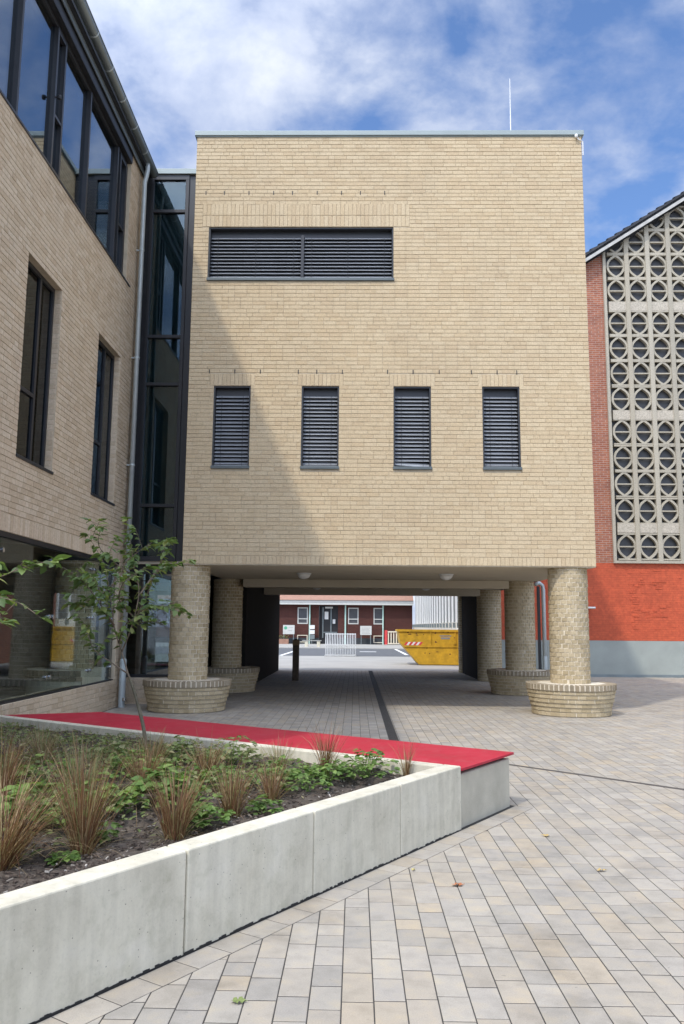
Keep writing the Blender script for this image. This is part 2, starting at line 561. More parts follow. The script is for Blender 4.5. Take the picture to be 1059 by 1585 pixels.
def lay(u0, u1, z0, z1, openings, soldiers, rnd):
    """bricks of a wild bond: list of (ua, ub, za, zb); openings and soldier bands keep the courses out"""
    out = []
    rows = int(round((z1 - z0) / PITCH))
    for r in range(rows):
        za = z0 + r * PITCH; zb = za + PITCH
        holes = [(o[0], o[1]) for o in openings + soldiers if o[2] < zb - 0.03 and o[3] > za + 0.03]
        for (s, e) in cut((u0, u1), holes):
            u = s
            first = True
            while u < e - 0.02:
                w = 0.25 if rnd.random() < 0.72 else 0.125
                if first and rnd.random() < 0.5:
                    w = rnd.choice((0.125, 0.1875, 0.0625))
                first = False
                if e - (u + w) < 0.05:
                    w = e - u
                out.append((u + 0.003, u + w - 0.003, za + 0.0042, zb - 0.0042))
                u += w
    for (a, b, za, zb) in soldiers:
        n = max(1, int(round((b - a) / PITCH)))
        for k in range(n):
            out.append((a + (b - a) * k / n + 0.0028, a + (b - a) * (k + 1) / n - 0.0028, za + 0.0045, zb - 0.0045))
    return out


def brick_on_plane(mb, o, U, N, ua, ub, za, zb, d0, d1):
    """o origin of the plane, U along, N outward; d0..d1 depth along N; the hidden back is left out"""
    c = 0.0035
    P = lambda u, z, d: (o[0] + U[0] * u + N[0] * d, o[1] + U[1] * u + N[1] * d, z)
    v = [P(ua, za, d0), P(ub, za, d0), P(ub, zb, d0), P(ua, zb, d0), P(ua, za, d1 - c), P(ub, za, d1 - c), P(ub, zb, d1 - c), P(ua, zb, d1 - c),
         P(ua + c, za + c, d1), P(ub - c, za + c, d1), P(ub - c, zb - c, d1), P(ua + c, zb - c, d1)]
    f = [(0, 1, 5, 4), (1, 2, 6, 5), (2, 3, 7, 6), (3, 0, 4, 7), (4, 5, 9, 8), (5, 6, 10, 9), (6, 7, 11, 10), (7, 4, 8, 11), (8, 9, 10, 11)]
    if U[0] * N[1] - U[1] * N[0] > 0:
        f = [q[::-1] for q in f]
    mb.add(v, f)


def brick_skin(parent, mat, o, U, N, bricks, rnd, single_key=None, n_single=300, prefix='brick'):
    """lay the list: the n_single first by single_key as pieces of their own, the rest joined"""
    singles = set()
    if single_key:
        order = sorted(range(len(bricks)), key=lambda i: single_key(bricks[i]))
        singles = set(order[:n_single])
    shared = {}
    mb = MB()
    for i, (ua, ub, za, zb) in enumerate(bricks):
        d1 = 0.010 + rnd.uniform(-0.0022, 0.0022)
        if i in singles:
            key = (round(ub - ua, 3), round(zb - za, 3))
            if key not in shared:
                m1 = MB(); brick_on_plane(m1, (0, 0), U, N, -key[0] / 2, key[0] / 2, -key[1] / 2, key[1] / 2, -0.012, 0)
                shared[key] = m1.mesh(prefix, mat)
            uc = (ua + ub) / 2
            put_piece(prefix, shared[key], parent, Matrix.Translation((o[0] + U[0] * uc + N[0] * d1, o[1] + U[1] * uc + N[1] * d1, (za + zb) / 2)))
        else:
            brick_on_plane(mb, o, U, N, ua, ub, za, zb, -0.012, d1)
    mb.build('brick_courses', mat, parent, kind='stuff')


def wall_with_holes(mb, u0, u1, z0, z1, openings, place):
    us = sorted({u0, u1, *[min(max(q, u0), u1) for o in openings for q in o[:2]]})
    zs = sorted({z0, z1, *[min(max(q, z0), z1) for o in openings for q in o[2:4]]})
    for a, b in zip(us, us[1:]):
        run = None
        for c, d in zip(zs, zs[1:]):
            hole = any(o[0] < (a + b) / 2 < o[1] and o[2] < (c + d) / 2 < o[3] for o in openings)
            if not hole:
                run = (run[0], d) if run else (c, d)
            if hole or d == zs[-1]:
                if run:
                    place(mb, a, b, run[0], run[1])
                run = None


# ================================================================ GROUND
E0 = np.array([0.88, 6.95]); U2 = np.array([0.545, 0.8384]); U2 /= np.linalg.norm(U2); V2 = np.array([-U2[1], U2[0]])


def pl(s, t):
    """planter coordinates: s along the front wall away from the lens, t inward from its outer face"""
    p = E0 + U2 * s + V2 * t
    return (float(p[0]), float(p[1]))


gm = laid_brick_mat('courtyard_paving', (0.40, 0.375, 0.335), (0.36, 0.345, 0.32), (0.2, 0.185, 0.16), w=0.2, h=0.142, ms=0.006, axis='YX', rough=0.8)
mb = MB(); mb.add([(-700, -700, -0.03), (700, -700, -0.03), (700, 900, -0.03), (-700, 900, -0.03)], [(0, 1, 2, 3)])
structure(mb.build('ground', gm))
bed = MB(); bed.add([(-4.75, 0, -0.0024), (13, 0, -0.0024), (13, 31.3, -0.0024), (-4.75, 31.3, -0.0024)], [(0, 1, 2, 3)])
pavement = structure(bed.build('pavement', MAT['joint']))
mb = MB(); mb.add([(-60, 31.3, -0.010), (60, 31.3, -0.010), (60, 46.6, -0.010), (-60, 46.6, -0.010)], [(0, 1, 2, 3)])
structure(mb.build('courtyard_slabs', MAT['pale_slabs']))
mb = MB(); mb.add([(-60, 46.6, -0.005), (60, 46.6, -0.005), (60, 62.2, -0.005), (-60, 62.2, -0.005)], [(0, 1, 2, 3)])
structure(mb.build('road', MAT['asphalt']))
mb = MB(); mb.box(-60, 60, 62.2, 90, -0.3, 0.05)
structure(mb.build('far_pavement', MAT['pale_slabs']))
mb = MB()
for (a, b, w) in (((-4.19, 46.6), (-4.04, 55.1), 0.2), ((3.0, 62.0), (3.08, 49.3), 0.2)):
    mb.add([(a[0] - w / 2, a[1], -0.001), (a[0] + w / 2, a[1], -0.001), (b[0] + w / 2, b[1], -0.001), (b[0] - w / 2, b[1], -0.001)], [(0, 1, 2, 3) if b[1] > a[1] else (3, 2, 1, 0)])
mb.add([(0.3, 54.6, -0.001), (1.4, 54.6, -0.001), (1.4, 55.4, -0.001), (0.3, 55.4, -0.001)], [(0, 1, 2, 3)])
structure(mb.build('road_markings', MAT['line_paint']))


def clip(poly, a, b, c):
    """keep a*x + b*y <= c"""
    out = []
    for i in range(len(poly)):
        p, q = poly[i], poly[(i + 1) % len(poly)]
        dp = a * p[0] + b * p[1] - c; dq = a * q[0] + b * q[1] - c
        if dp <= 0:
            out.append(p)
        if dp * dq < 0:
            k = dp / (dp - dq)
            out.append((p[0] + k * (q[0] - p[0]), p[1] + k * (q[1] - p[1])))
    return out


def area(poly):
    return 0.5 * sum(poly[i][0] * poly[(i + 1) % len(poly)][1] - poly[(i + 1) % len(poly)][0] * poly[i][1] for i in range(len(poly)))


def inset(poly, d):
    n = len(poly); out = []
    for i in range(n):
        p0, p1, p2 = (np.array(poly[j % n]) for j in (i - 1, i, i + 1))
        e1 = p1 - p0; e2 = p2 - p1
        e1 = e1 / (np.linalg.norm(e1) + 1e-9); e2 = e2 / (np.linalg.norm(e2) + 1e-9)
        n1 = np.array([-e1[1], e1[0]]); n2 = np.array([-e2[1], e2[0]])
        b = n1 + n2; k = np.dot(b, n1)
        b = b / max(k, 0.35)
        out.append(tuple(p1 + b * d))
    return out


def paver(mb, poly, ztop, depth=0.02, chamfer=True, origin=(0, 0)):
    n = len(poly)
    P = [(p[0] - origin[0], p[1] - origin[1]) for p in poly]
    if chamfer:
        I = inset(P, 0.003)
        v = [(p[0], p[1], ztop - depth) for p in P] + [(p[0], p[1], ztop - 0.0013) for p in P] + [(p[0], p[1], ztop) for p in I]
        f = [(k * n + i, k * n + (i + 1) % n, (k + 1) * n + (i + 1) % n, (k + 1) * n + i) for k in (0, 1) for i in range(n)] + [tuple(range(2 * n, 3 * n))]
    else:
        v = [(p[0], p[1], ztop - depth) for p in P] + [(p[0], p[1], ztop) for p in P]
        f = [(i, (i + 1) % n, n + (i + 1) % n, n + i) for i in range(n)] + [tuple(range(n, 2 * n))]
    mb.add(v, f)


def tidy(poly):
    out = []
    for p in poly:
        if not out or math.hypot(p[0] - out[-1][0], p[1] - out[-1][1]) > 0.004:
            out.append(p)
    if len(out) > 1 and math.hypot(out[0][0] - out[-1][0], out[0][1] - out[-1][1]) <= 0.004:
        out.pop()
    return out


# drains: one along the passage, one slanting away from the bench end
D2A = np.array([0.60, 11.36]); D2B = np.array([8.2, 4.2]); D2d = (D2B - D2A) / np.linalg.norm(D2B - D2A); D2n = np.array([-D2d[1], D2d[0]])
EDGE_W = 0.172
pav = []          # (distance, polygon, top)
rp = random.Random(3)
gap = 0.0032
PW = 0.1415
x = -4.72
strip = 0
while x < 12.9:
    y = 1.2 + rp.random() * 0.2
    y_end = 31.25
    while y < y_end:
        L = rp.choice((0.157, 0.157, 0.232, 0.232, 0.232, 0.232, 0.304, 0.304))
        x0, x1, y0, y1 = x, x + PW, y, y + L
        y += L
        cx0, cy0 = (x0 + x1) / 2, (y0 + y1) / 2
        # outside the wedge that could plausibly be seen
        if abs(cx0) > 0.62 * cy0 + 2.5:
            continue
        gx_, gy_ = 0.0030, 0.0042
        full = [(x0 + gx_, y0 + gy_), (x1 - gx_, y0 + gy_), (x1 - gx_, y1 - gy_), (x0 + gx_, y1 - gy_)]
        q = (np.array([cx0, cy0]) - E0); s_ = q @ U2; t_ = q @ V2
        pieces = [full]
        if s_ < 1.4 and t_ > -EDGE_W - 0.25:
            lim = E0 + V2 * (-EDGE_W - 0.0032); kt = float(V2 @ lim)
            ks = float(U2 @ (E0 + U2 * 1.104))
            front = clip(full, V2[0], V2[1], kt)
            back = clip(full, -V2[0], -V2[1], -kt)
            back = clip(back, -U2[0], -U2[1], -ks) if len(back) > 2 else []
            pieces = [front, back]
            if front and len(front) == 4 and abs(area(front) - area(full)) < 1e-7:
                pieces = [full]
        if cy0 > 10.9 and 0.40 < cx0 < 0.75:
            pieces = [c_ for p_ in pieces if len(p_) > 2 for c_ in (clip(p_, 1, 0, 0.497), clip(p_, -1, 0, -0.643))]
        dd = (np.array([cx0, cy0]) - D2A) @ D2n
        if abs(dd) < 0.25 and cx0 > 0.5:
            nxt = []
            for p_ in pieces:
                if len(p_) < 3:
                    continue
                for sg in (1, -1):
                    lim = D2A + D2n * sg * 0.045
                    nxt.append(clip(p_, -sg * D2n[0], -sg * D2n[1], float(-sg * D2n @ lim)))
            pieces = nxt
        for poly in pieces:
            poly = tidy(poly)
            if len(poly) < 3 or area(poly) < 0.0004:
                continue
            whole = len(poly) == 4 and abs(area(poly) - area(full)) < 1e-7
            pav.append((math.hypot(cx0, cy0), poly, whole and round(L, 3), rp.uniform(-0.0005, 0.0010)))
    x += PW
# edge course along the planter foot and round the bench end
s = 1.10
while s > -6.2:
    L = rp.choice((0.235, 0.235, 0.235, 0.16))
    poly = [pl(s - L + gap, -0.006), pl(s - gap, -0.006), pl(s - gap, -EDGE_W + gap), pl(s - L + gap, -EDGE_W + gap)]
    if area(poly) < 0:
        poly = poly[::-1]
    c = np.mean(poly, axis=0)
    if c[1] > 1.2:
        pav.append((math.hypot(*c), poly, False, 0.0))
    s -= L


def in_frame(c):
    d = RW @ Vector((c[0], c[1], -1.62))
    if d[2] < 0.3:
        return False
    X = d[0] / d[2] * 1266; Y = d[1] / d[2] * 1266
    return abs(X) < 560 and abs(Y) < 830


pav.sort(key=lambda q: q[0])
n1 = 0
rest = MB()
shared = {}
for (dist, poly, whole, dz) in pav:
    c = np.mean(poly, axis=0)
    if n1 < 300 and in_frame(c):
        n1 += 1
        if whole:
            if whole not in shared:
                m1 = MB(); paver(m1, poly, 0.0, origin=c); shared[whole] = m1.mesh('paver', MAT['paver'])
            me = shared[whole]
        else:
            m1 = MB(); paver(m1, poly, 0.0, origin=c); me = m1.mesh('paver', MAT['paver'])
        o = put_piece('paver', me, pavement, Matrix.Translation((c[0], c[1], dz)) @ Matrix.Rotation(rp.uniform(-0.004, 0.004), 4, 'Z'))
    else:
        paver(rest, poly, dz, depth=0.02 if dist < 12 else 0.012, chamfer=dist < 9)
rest.build('paving_field', MAT['paver'], pavement, kind='stuff')
# drains
mb = MB(); mb.box(0.50, 0.64, 10.95, 31.2, -0.03, -0.0015)
dr = structure(mb.build('drain_channel', MAT['drain']))
mb = MB()
k = 0
y = 10.97
while y < 31.1:
    mb.box(0.505, 0.635, y, y + 0.012, -0.02, 0.0005); y += 0.045
mb.build('grate', MAT['drain'], dr, kind='stuff')
mb = MB()
a_, b_ = D2A + D2d * 0.05, D2B
mb.obox(((a_[0] + b_[0]) / 2, (a_[1] + b_[1]) / 2, -0.02), (D2d[0] * np.linalg.norm(b_ - a_) / 2, D2d[1] * np.linalg.norm(b_ - a_) / 2, 0), (D2n[0] * 0.042, D2n[1] * 0.042, 0), (0, 0, 0.0188))
structure(mb.build('slot_drain', MAT['drain']))

# ================================================================ CUBE BUILDING ON COLUMNS
FX0, FX1, FY, FZ0, FZ1 = -3.363, 4.622, 15.787, 2.803, 11.74
cube = thing('brick_building', 'beige brick cube raised on round columns over an open passage', 'building', (0.63, 19.5, 0))
small_w = [(-2.853, -2.115), (-1.095, -0.350), (0.732, 1.474), (2.489, 3.228)]
op = [(-3.055, 0.733, 8.573, 9.735)] + [(a, b, 4.685, 6.368) for a, b in small_w]
sold = [(-3.363, 4.622, FZ0, FZ0 + 0.1666), (-3.19, 1.06, 9.735, 9.985), (-3.19, 1.06, 9.985, 10.235)] + [(a - 0.08, b + 0.08, 6.368, 6.618) for a, b in small_w]
rb = random.Random(11)
cube_bricks = lay(FX0, FX1, FZ0, FZ0 + PITCH * 107, op, sold, rb)
CREAM_STUFF = (FX0, FY)
brick_skin(cube, MAT['brick'], (0, FY), (1, 0), (0, -1), cube_bricks, rb, single_key=lambda b: b[2] + 0.0 * b[0], n_single=300)
core = MB()
wall_with_holes(core, FX0 + 0.012, FX1 - 0.012, FZ0, FZ1, op, lambda m, a, b, c, d: m.box(a, b, FY, FY + 0.30, c, d))
core.build('wall', MAT['mortar'], cube)
TALL_Y = 23.8
mb = MB(); mb.box(FX0 - 0.0, FX0 + 0.25, FY + 0.004, TALL_Y, FZ0, FZ1 - 0.01); mb.build('side_wall', MAT['brick_side_y'], cube)
mb = MB(); mb.box(FX1 - 0.25, FX1, FY + 0.004, TALL_Y, FZ0, FZ1 - 0.01); mb.build('side_wall', MAT['brick_side_y'], cube)
mb = MB(); mb.box(FX0 + 0.25, FX1 - 0.25, TALL_Y - 0.3, TALL_Y - 0.004, FZ0, FZ1 - 0.01); mb.build('rear_wall', MAT['brick_side_x'], cube)
mb = MB(); mb.box(FX0 + 0.26, FX1 - 0.26, FY + 0.31, TALL_Y - 0.31, FZ1 - 0.5, FZ1 - 0.2); mb.build('roof', MAT['gutter'], cube)
mb = MB(); mb.box(FX0 - 0.045, FX1 + 0.045, FY - 0.05, TALL_Y + 0.04, FZ1, FZ1 + 0.105); mb.box(FX0 - 0.02, FX1 + 0.02, FY - 0.025, TALL_Y + 0.02, FZ1 - 0.022, FZ1)
mb.build('coping', MAT['coping'], cube, bevel=0.008)
# soffit over the passage with cross beams, and the low wing behind
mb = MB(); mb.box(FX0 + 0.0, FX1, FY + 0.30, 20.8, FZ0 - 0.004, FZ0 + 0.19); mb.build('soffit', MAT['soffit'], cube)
mb = MB(); mb.box(FX0 + 0.0, FX1, 20.8, 30.95, FZ0 - 0.004, FZ0 + 0.19); mb.build('rear_soffit', MAT['soffit_shade'], cube)  # rear bays coloured darker to put the passage shade in
mb = MB(); mb.box(FX0 + 0.01, FX1 - 0.01, FY + 0.003, FY + 0.30, FZ0 - 0.012, FZ0 - 0.001); mb.build('soffit_edge', MAT['soffit'], cube)
mb = MB(); mb.box(FX0, FX1, TALL_Y, 30.95, FZ0 + 0.19, FZ0 + 0.5); mb.build('low_roof', MAT['brick_side_x'], cube)
for yb in (20.6, 25.35):
    mb = MB(); mb.box(-2.83, 3.84, yb, yb + 0.5, 2.60, FZ0 - 0.009); mb.build('beam', MAT['soffit'], cube)
# open head joints in the rows above the lintels
mb = MB()
for xv in (-3.14, -2.76, -2.25, -1.74, -1.35, -0.84, -0.34, 0.05, 0.55):
    mb.box(xv - 0.009, xv + 0.009, FY - 0.0135, FY - 0.006, 10.435, 10.52)
for xv in (-2.95, -2.44, -1.93, -1.17, -0.8, -0.29, 0.61, 1.12, 1.64, 2.28, 2.79, 3.18):
    mb.box(xv - 0.009, xv + 0.009, FY - 0.0135, FY - 0.006, 6.62, 6.705)
mb.build('weep_joints', MAT['black'], cube, kind='stuff')
mb = MB(); mb.tube([(4.50, FY - 0.02, 11.70), (4.50, FY - 0.06, 11.70), (4.56, FY - 0.05, 11.62), (4.64, FY - 0.03, 11.60), (4.64, FY - 0.02, 11.3)], 0.012, 8)
mb.lathe([(0.0, 11.66), (0.03, 11.67), (0.035, 11.70), (0.03, 11.73), (0.0, 11.735)], (4.50, FY - 0.07), 10)
mb.build('cable_hook', MAT['white'], cube)


def slat_mesh(w, name='slat'):
    m = MB(); n = 5
    prof = []
    for i in range(n):
        t = i / (n - 1) - 0.5
        prof.append((t * 0.078 * math.cos(R(42)) + 0.006 * (1 - (2 * t) ** 2), t * 0.078 * math.sin(R(42))))
    # outer edge low and forward, inner edge high and back
    v = []; f = []
    for (dy, dz) in ((0, 0), (0.0, -0.0025)):
        for (a, b) in prof:
            for xx in (-w / 2, w / 2):
                v.append((xx, a + dy, b + dz))
    for i in range(n - 1):
        f.append((2 * i, 2 * i + 1, 2 * i + 3, 2 * i + 2))
        o = 2 * n
        f.append((o + 2 * i, o + 2 * i + 2, o + 2 * i + 3, o + 2 * i + 1))
    o = 2 * n
    f += [(0, o, o + 1, 1), (2 * n - 2, 2 * n - 1, o + 2 * n - 1, o + 2 * n - 2)]
    m.add(v, f)
    return m.mesh(name, MAT['slat'], smooth=False)


def blind_window(x0, x1, z0, z1, mull=None, skew=False):
    yb = FY + 0.10
    fr = MB()
    for (a, b) in ((x0, x0 + 0.03), (x1 - 0.03, x1)):
        fr.box(a, b, FY + 0.02, yb + 0.16, z0, z1)
    fr.box(x0 + 0.03, x1 - 0.03, FY + 0.02, yb + 0.16, z1 - 0.03, z1)
    fr.box(x0 + 0.03, x1 - 0.03, yb + 0.045, yb + 0.115, z1 - 0.17, z1 - 0.03)
    if mull is not None:
        fr.box(mull - 0.03, mull + 0.03, yb - 0.04, yb + 0.15, z0, z1 - 0.15)
    win = fr.build('window', MAT['anthracite'], cube)
    mb = MB(); mb.box(x0 - 0.012, x1 + 0.012, FY - 0.045, yb + 0.14, z0 - 0.004, z0 + 0.055)
    mb.build('sill', MAT['sill'], win, bevel=0.005)
    mb = MB(); mb.box(x0 + 0.03, x1 - 0.03, yb + 0.12, yb + 0.135, z0 + 0.055, z1 - 0.03)
    mb.build('pane', MAT['black'], win)
    bays = [(x0 + 0.035, x1 - 0.035)] if mull is None else [(x0 + 0.035, mull - 0.035), (mull + 0.035, x1 - 0.035)]
    for (a, b) in bays:
        me = slat_mesh(b - a)
        z = z1 - 0.19
        while z > z0 + 0.10:
            rot = Matrix.Identity(4)
            if skew and z < z0 + 0.19:
                rot = Matrix.Rotation(R(3.2), 4, 'Y')
            put_piece('slat', me, win, Matrix.Translation(((a + b) / 2, yb + 0.02, z)) @ rot)
            z -= 0.0755
        mb = MB(); mb.box(-(b - a) / 2, (b - a) / 2, -0.03, 0.03, -0.012, 0.012)
        rail = mb.mesh('bottom_rail', MAT['slat'])
        put_piece('bottom_rail', rail, win, Matrix.Translation(((a + b) / 2, yb + 0.015, z0 + (0.095 if skew else 0.075))) @ Matrix.Rotation(R(4 if skew else 0), 4, 'Y'))
        mb = MB()
        for xc in ((a + 0.12, b - 0.12) if b - a < 1 else (a + 0.15, (a + b) / 2, b - 0.15)):
            mb.box(xc - 0.003, xc + 0.003, yb - 0.022, yb - 0.018, z0 + 0.08, z1 - 0.15)
        mb.build('ladder_cord', MAT['black'], win)


blind_window(*op[0], mull=-1.13)
for i, o_ in enumerate(op[1:]):
    blind_window(*o_, skew=(i == 2))

# columns
YC = (16.2, 21.0, 25.8, 30.5)
XC = (-3.265, 4.17)
CR = 0.372


def column(cx, cy, parent=None):
    parent = parent or cube
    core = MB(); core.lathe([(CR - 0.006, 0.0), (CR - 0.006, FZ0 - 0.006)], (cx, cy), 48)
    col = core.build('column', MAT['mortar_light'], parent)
    rc = random.Random(int(cx * 100 + cy * 10))
    mb = MB()
    n = 20; z = 0.0; row = 0
    while z < FZ0 - 0.03:
        zt = min(z + PITCH, FZ0 - 0.008)
        for k in range(n):
            t = 2 * math.pi * (k + 0.5 * (row % 2)) / n + rc.uniform(-0.01, 0.01)
            c, s_ = math.cos(t), math.sin(t)
            hw = math.pi * (CR - 0.004) / n - 0.0058
            rr = CR + rc.uniform(-0.004, 0.005)
            tw = 0.10 + rc.uniform(-0.04, 0.04)
            ux, uy = -math.sin(t + tw), math.cos(t + tw)
            brick_on_plane(mb, (cx + c * rr, cy + s_ * rr), (ux, uy), (math.cos(t + tw), math.sin(t + tw)), -hw, hw, z + 0.0055, zt - 0.0055, -0.03, 0)
        z += PITCH; row += 1
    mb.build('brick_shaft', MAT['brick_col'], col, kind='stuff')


for cy in YC:
    for cx in XC:
        if cx > 0 or cy < 22:
            column(cx, cy)

mb = MB(); mb.box(3.88, 4.30, 26.22, 30.12, 0.0, FZ0 - 0.006); mb.build('shade_panel', MAT['passage_shade'], cube)  # black panel added to deepen the shade between the rear right columns
mb = MB(); mb.box(-3.70, -2.845, 21.45, 30.90, 0.0, FZ0 - 0.006); mb.build('shade_panel', MAT['passage_shade'], cube)  # black panel added as deep shade, in place of the rear left columns

rim_mesh = None


def ring_seat(cx, cy, label):
    global rim_mesh
    t = thing('brick_seat_ring', label, 'brick seat', (cx, cy, 0), 'round brick rings at the foot of the columns')
    rr = random.Random(int(cx * 50 + cy * 7))
    steps = [(0.745, 0.0, 0.083), (0.750, 0.083, 0.166), (0.772, 0.166, 0.245), (0.796, 0.245, 0.322), (0.812, 0.322, 0.40), (0.826, 0.40, 0.47)]
    core = MB()
    prof = []
    for (r, a, b) in steps:
        prof += [(r - 0.030, a), (r - 0.030, a + 0.010), (r - 0.007, a + 0.011), (r - 0.007, b)]
    prof += [(0.80, 0.472), (0.80, 0.482), (0.841, 0.483), (0.841, 0.580), (0.62, 0.586), (CR + 0.0, 0.585)]
    core.lathe(prof, (cx, cy), 72)
    core.build('mortar_core', MAT['mortar_light'], t)
    mb = MB()
    for ri, (r, a, b) in enumerate(steps):
        n = 24 if ri < 3 else 40
        for k in range(n):
            th = 2 * math.pi * (k + 0.5 * (ri % 2)) / n + rr.uniform(-0.01, 0.01)
            hw = math.pi * r / n - 0.004
            segs = 2 if n == 24 else 1
            for q in range(segs):
                th2 = th + (q - (segs - 1) / 2) * 2 * hw / segs / r
                h2 = hw / segs
                brick_on_plane(mb, (cx + math.cos(th2) * (r + rr.uniform(-0.002, 0.002)), cy + math.sin(th2) * r), (-math.sin(th2), math.cos(th2)), (math.cos(th2), math.sin(th2)), -h2, h2, a + 0.011, b - 0.002, -0.03, 0)
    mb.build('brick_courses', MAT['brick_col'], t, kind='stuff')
    if rim_mesh is None:
        m1 = MB()
        # a brick set on edge, radial: long axis along +X, tapering slightly inward
        v = []
        c = 0.004
        for (zz_, sh) in ((0.0, c), (c, 0), (0.112 - c, 0), (0.112, c)):
            v += [(-0.23 + sh, -0.024 + sh, zz_), (0.0 - sh, -0.0345 + sh, zz_), (0.0 - sh, 0.0345 - sh, zz_), (-0.23 + sh, 0.024 - sh, zz_)]
        f = [(3, 2, 1, 0), (12, 13, 14, 15)]
        for l in range(3):
            for i in range(4):
                f.append((4 * l + i, 4 * l + (i + 1) % 4, 4 * l + 4 + (i + 1) % 4, 4 * l + 4 + i))
        m1.add(v, f)
        rim_mesh = m1.mesh('rim_brick', MAT['brick_rim'])
    n = 56
    for k in range(n):
        th = 2 * math.pi * k / n
        r = 0.848 + rr.uniform(-0.003, 0.003)
        put_piece('rim_brick', rim_mesh, t, Matrix.Translation((cx + r * math.cos(th), cy + r * math.sin(th), 0.474 + rr.uniform(-0.001, 0.002))) @ Matrix.Rotation(th + rr.uniform(-0.01, 0.01), 4, 'Z'))
    return t


ring_seat(XC[0], YC[0], 'round corbelled brick ring beside the zinc downpipe and red bench')
ring_seat(XC[1], YC[0], 'sunlit round brick ring under the front column by the orange wall')
ring_seat(XC[0], YC[1], 'dark brick ring inside the passage behind the left front column')
ring_seat(XC[1], YC[1], 'shaded brick ring inside the passage behind the right front column')


def ceiling_light(x, y, z, label):
    t = thing('ceiling_light', label, 'ceiling light', (x, y, z), 'lights on the passage ceiling')
    mb = MB(); mb.lathe([(0.155, z - 0.03), (0.165, z - 0.022), (0.165, z - 0.002)], (x, y), 28); mb.build('base_ring', MAT['white'], t, smooth=False)
    mb = MB(); mb.lathe([(0.02, z - 0.135), (0.07, z - 0.125), (0.112, z - 0.098), (0.14, z - 0.06), (0.148, z - 0.03)], (x, y), 28); mb.build('glass_bowl', MAT['lamp_glass'], t, smooth=True)


ceiling_light(-1.15, 18.2, FZ0 - 0.004, 'white bowl ceiling light nearest the front edge on the left of the passage')
ceiling_light(2.01, 18.2, FZ0 - 0.004, 'white bowl ceiling light nearest the front edge on the right of the passage')
ceiling_light(-1.10, 23.4, FZ0 - 0.004, 'dim bowl ceiling light behind the first beam on the left of the passage')
ceiling_light(2.01, 23.4, FZ0 - 0.004, 'dim bowl ceiling light behind the first beam on the right of the passage')

rod = MB(); rod.tube([(3.51, 17.5, FZ1 - 0.15), (3.51, 17.5, 13.2), (3.515, 17.5, 14.28)], [0.016, 0.013, 0.007], 8)
lr = thing('lightning_rod', 'thin white lightning rod standing on the flat roof edge', 'lightning rod', (3.51, 17.5, FZ1 - 0.15))
rod.build('mast', MAT['white'], lr)
mb = MB(); mb.box(3.36, 3.66, 17.35, 17.65, FZ1 - 0.2, FZ1 - 0.08); mb.build('foot_block', MAT['concrete'], lr)

# pipe beside the second right column
dp = thing('drainpipe', 'grey drainpipe with a dark strip behind the right front column', 'drainpipe', (4.84, 21.25, 0))
mb = MB(); mb.tube([(4.62, 21.2, 2.74), (4.74, 21.22, 2.78), (4.82, 21.25, 2.72), (4.84, 21.25, 2.6), (4.84, 21.25, 0.0)], 0.05, 12); mb.build('pipe', MAT['zinc'], dp, smooth=True)
mb = MB(); mb.box(4.68, 4.745, 21.22, 21.30, 0.0, 2.70); mb.build('dark_strip', MAT['black'], dp)
mb = MB(); mb.lathe([(0.06, 0.0), (0.06, 0.9), (0.052, 0.92)], (4.84, 21.25), 12); mb.build('standpipe', MAT['zinc'], dp)

# ================================================================ LEFT WING
LX = -4.765
left = thing('brick_building', 'long beige brick wing with a ribbon window and glazed ground floor', 'building', (-8.0, 10, 0))
LY0, LY1 = 3.0, 16.86
ribbon = (3.4, 15.93, 8.63, 11.24)
w1 = (11.13, 12.50, 3.98, 6.97); w2 = (14.40, 15.80, 3.97, 6.97); w0 = (7.86, 9.23, 3.98, 6.97); w00 = (4.6, 5.97, 3.98, 6.97)
shop = (3.4, 16.42, 0.535, 2.865)
lop = [ribbon, w1, w2, w0, w00, shop]
lsold = [(LY0, LY1, 2.865, 3.115)]
rl = random.Random(5)
lb = lay(LY0 + 3.0, LY1, -0.045, -0.045 + PITCH * 140, lop, lsold, rl)
lb = [b for b in lb if b[2] > -0.05 and b[3] < 11.46]
# the biggest in the picture: near the left edge of the frame


def in_view_key(b):
    y = (b[0] + b[1]) / 2; z = (b[2] + b[3]) / 2
    d = RW @ Vector((LX, y, z - 1.62))
    X = d[0] / d[2] * 1266
    vis = X > -530 and b[1] - b[0] > 0.2
    return (0 if vis else 1000) + d[2]


brick_skin(left, MAT['brick_left'], (LX, 0), (0, 1), (1, 0), lb, rl, single_key=in_view_key, n_single=300)
core = MB()
wall_with_holes(core, LY0, LY1 - 0.012, -0.03, 11.46, lop, lambda m, a, b, c, d: m.box(LX - 0.36, LX, a, b, c, d))
core.build('wall', MAT['mortar'], left)
# brick returns in the window reveals, on the far jamb of each upright window
mb = MB()
for w in (w1, w2, w0, w00):
    z = w[2]; r = 0
    while z < w[3] - 0.02:
        segs = ((0.012, 0.112),)
        for (a, b) in segs:
            brick_on_plane(mb, (LX + 0.002, w[1]), (-1, 0), (0, -1), a, b, z + 0.0045, min(z + PITCH, w[3]) - 0.0045, -0.01, 0.004)
        z += PITCH; r += 1
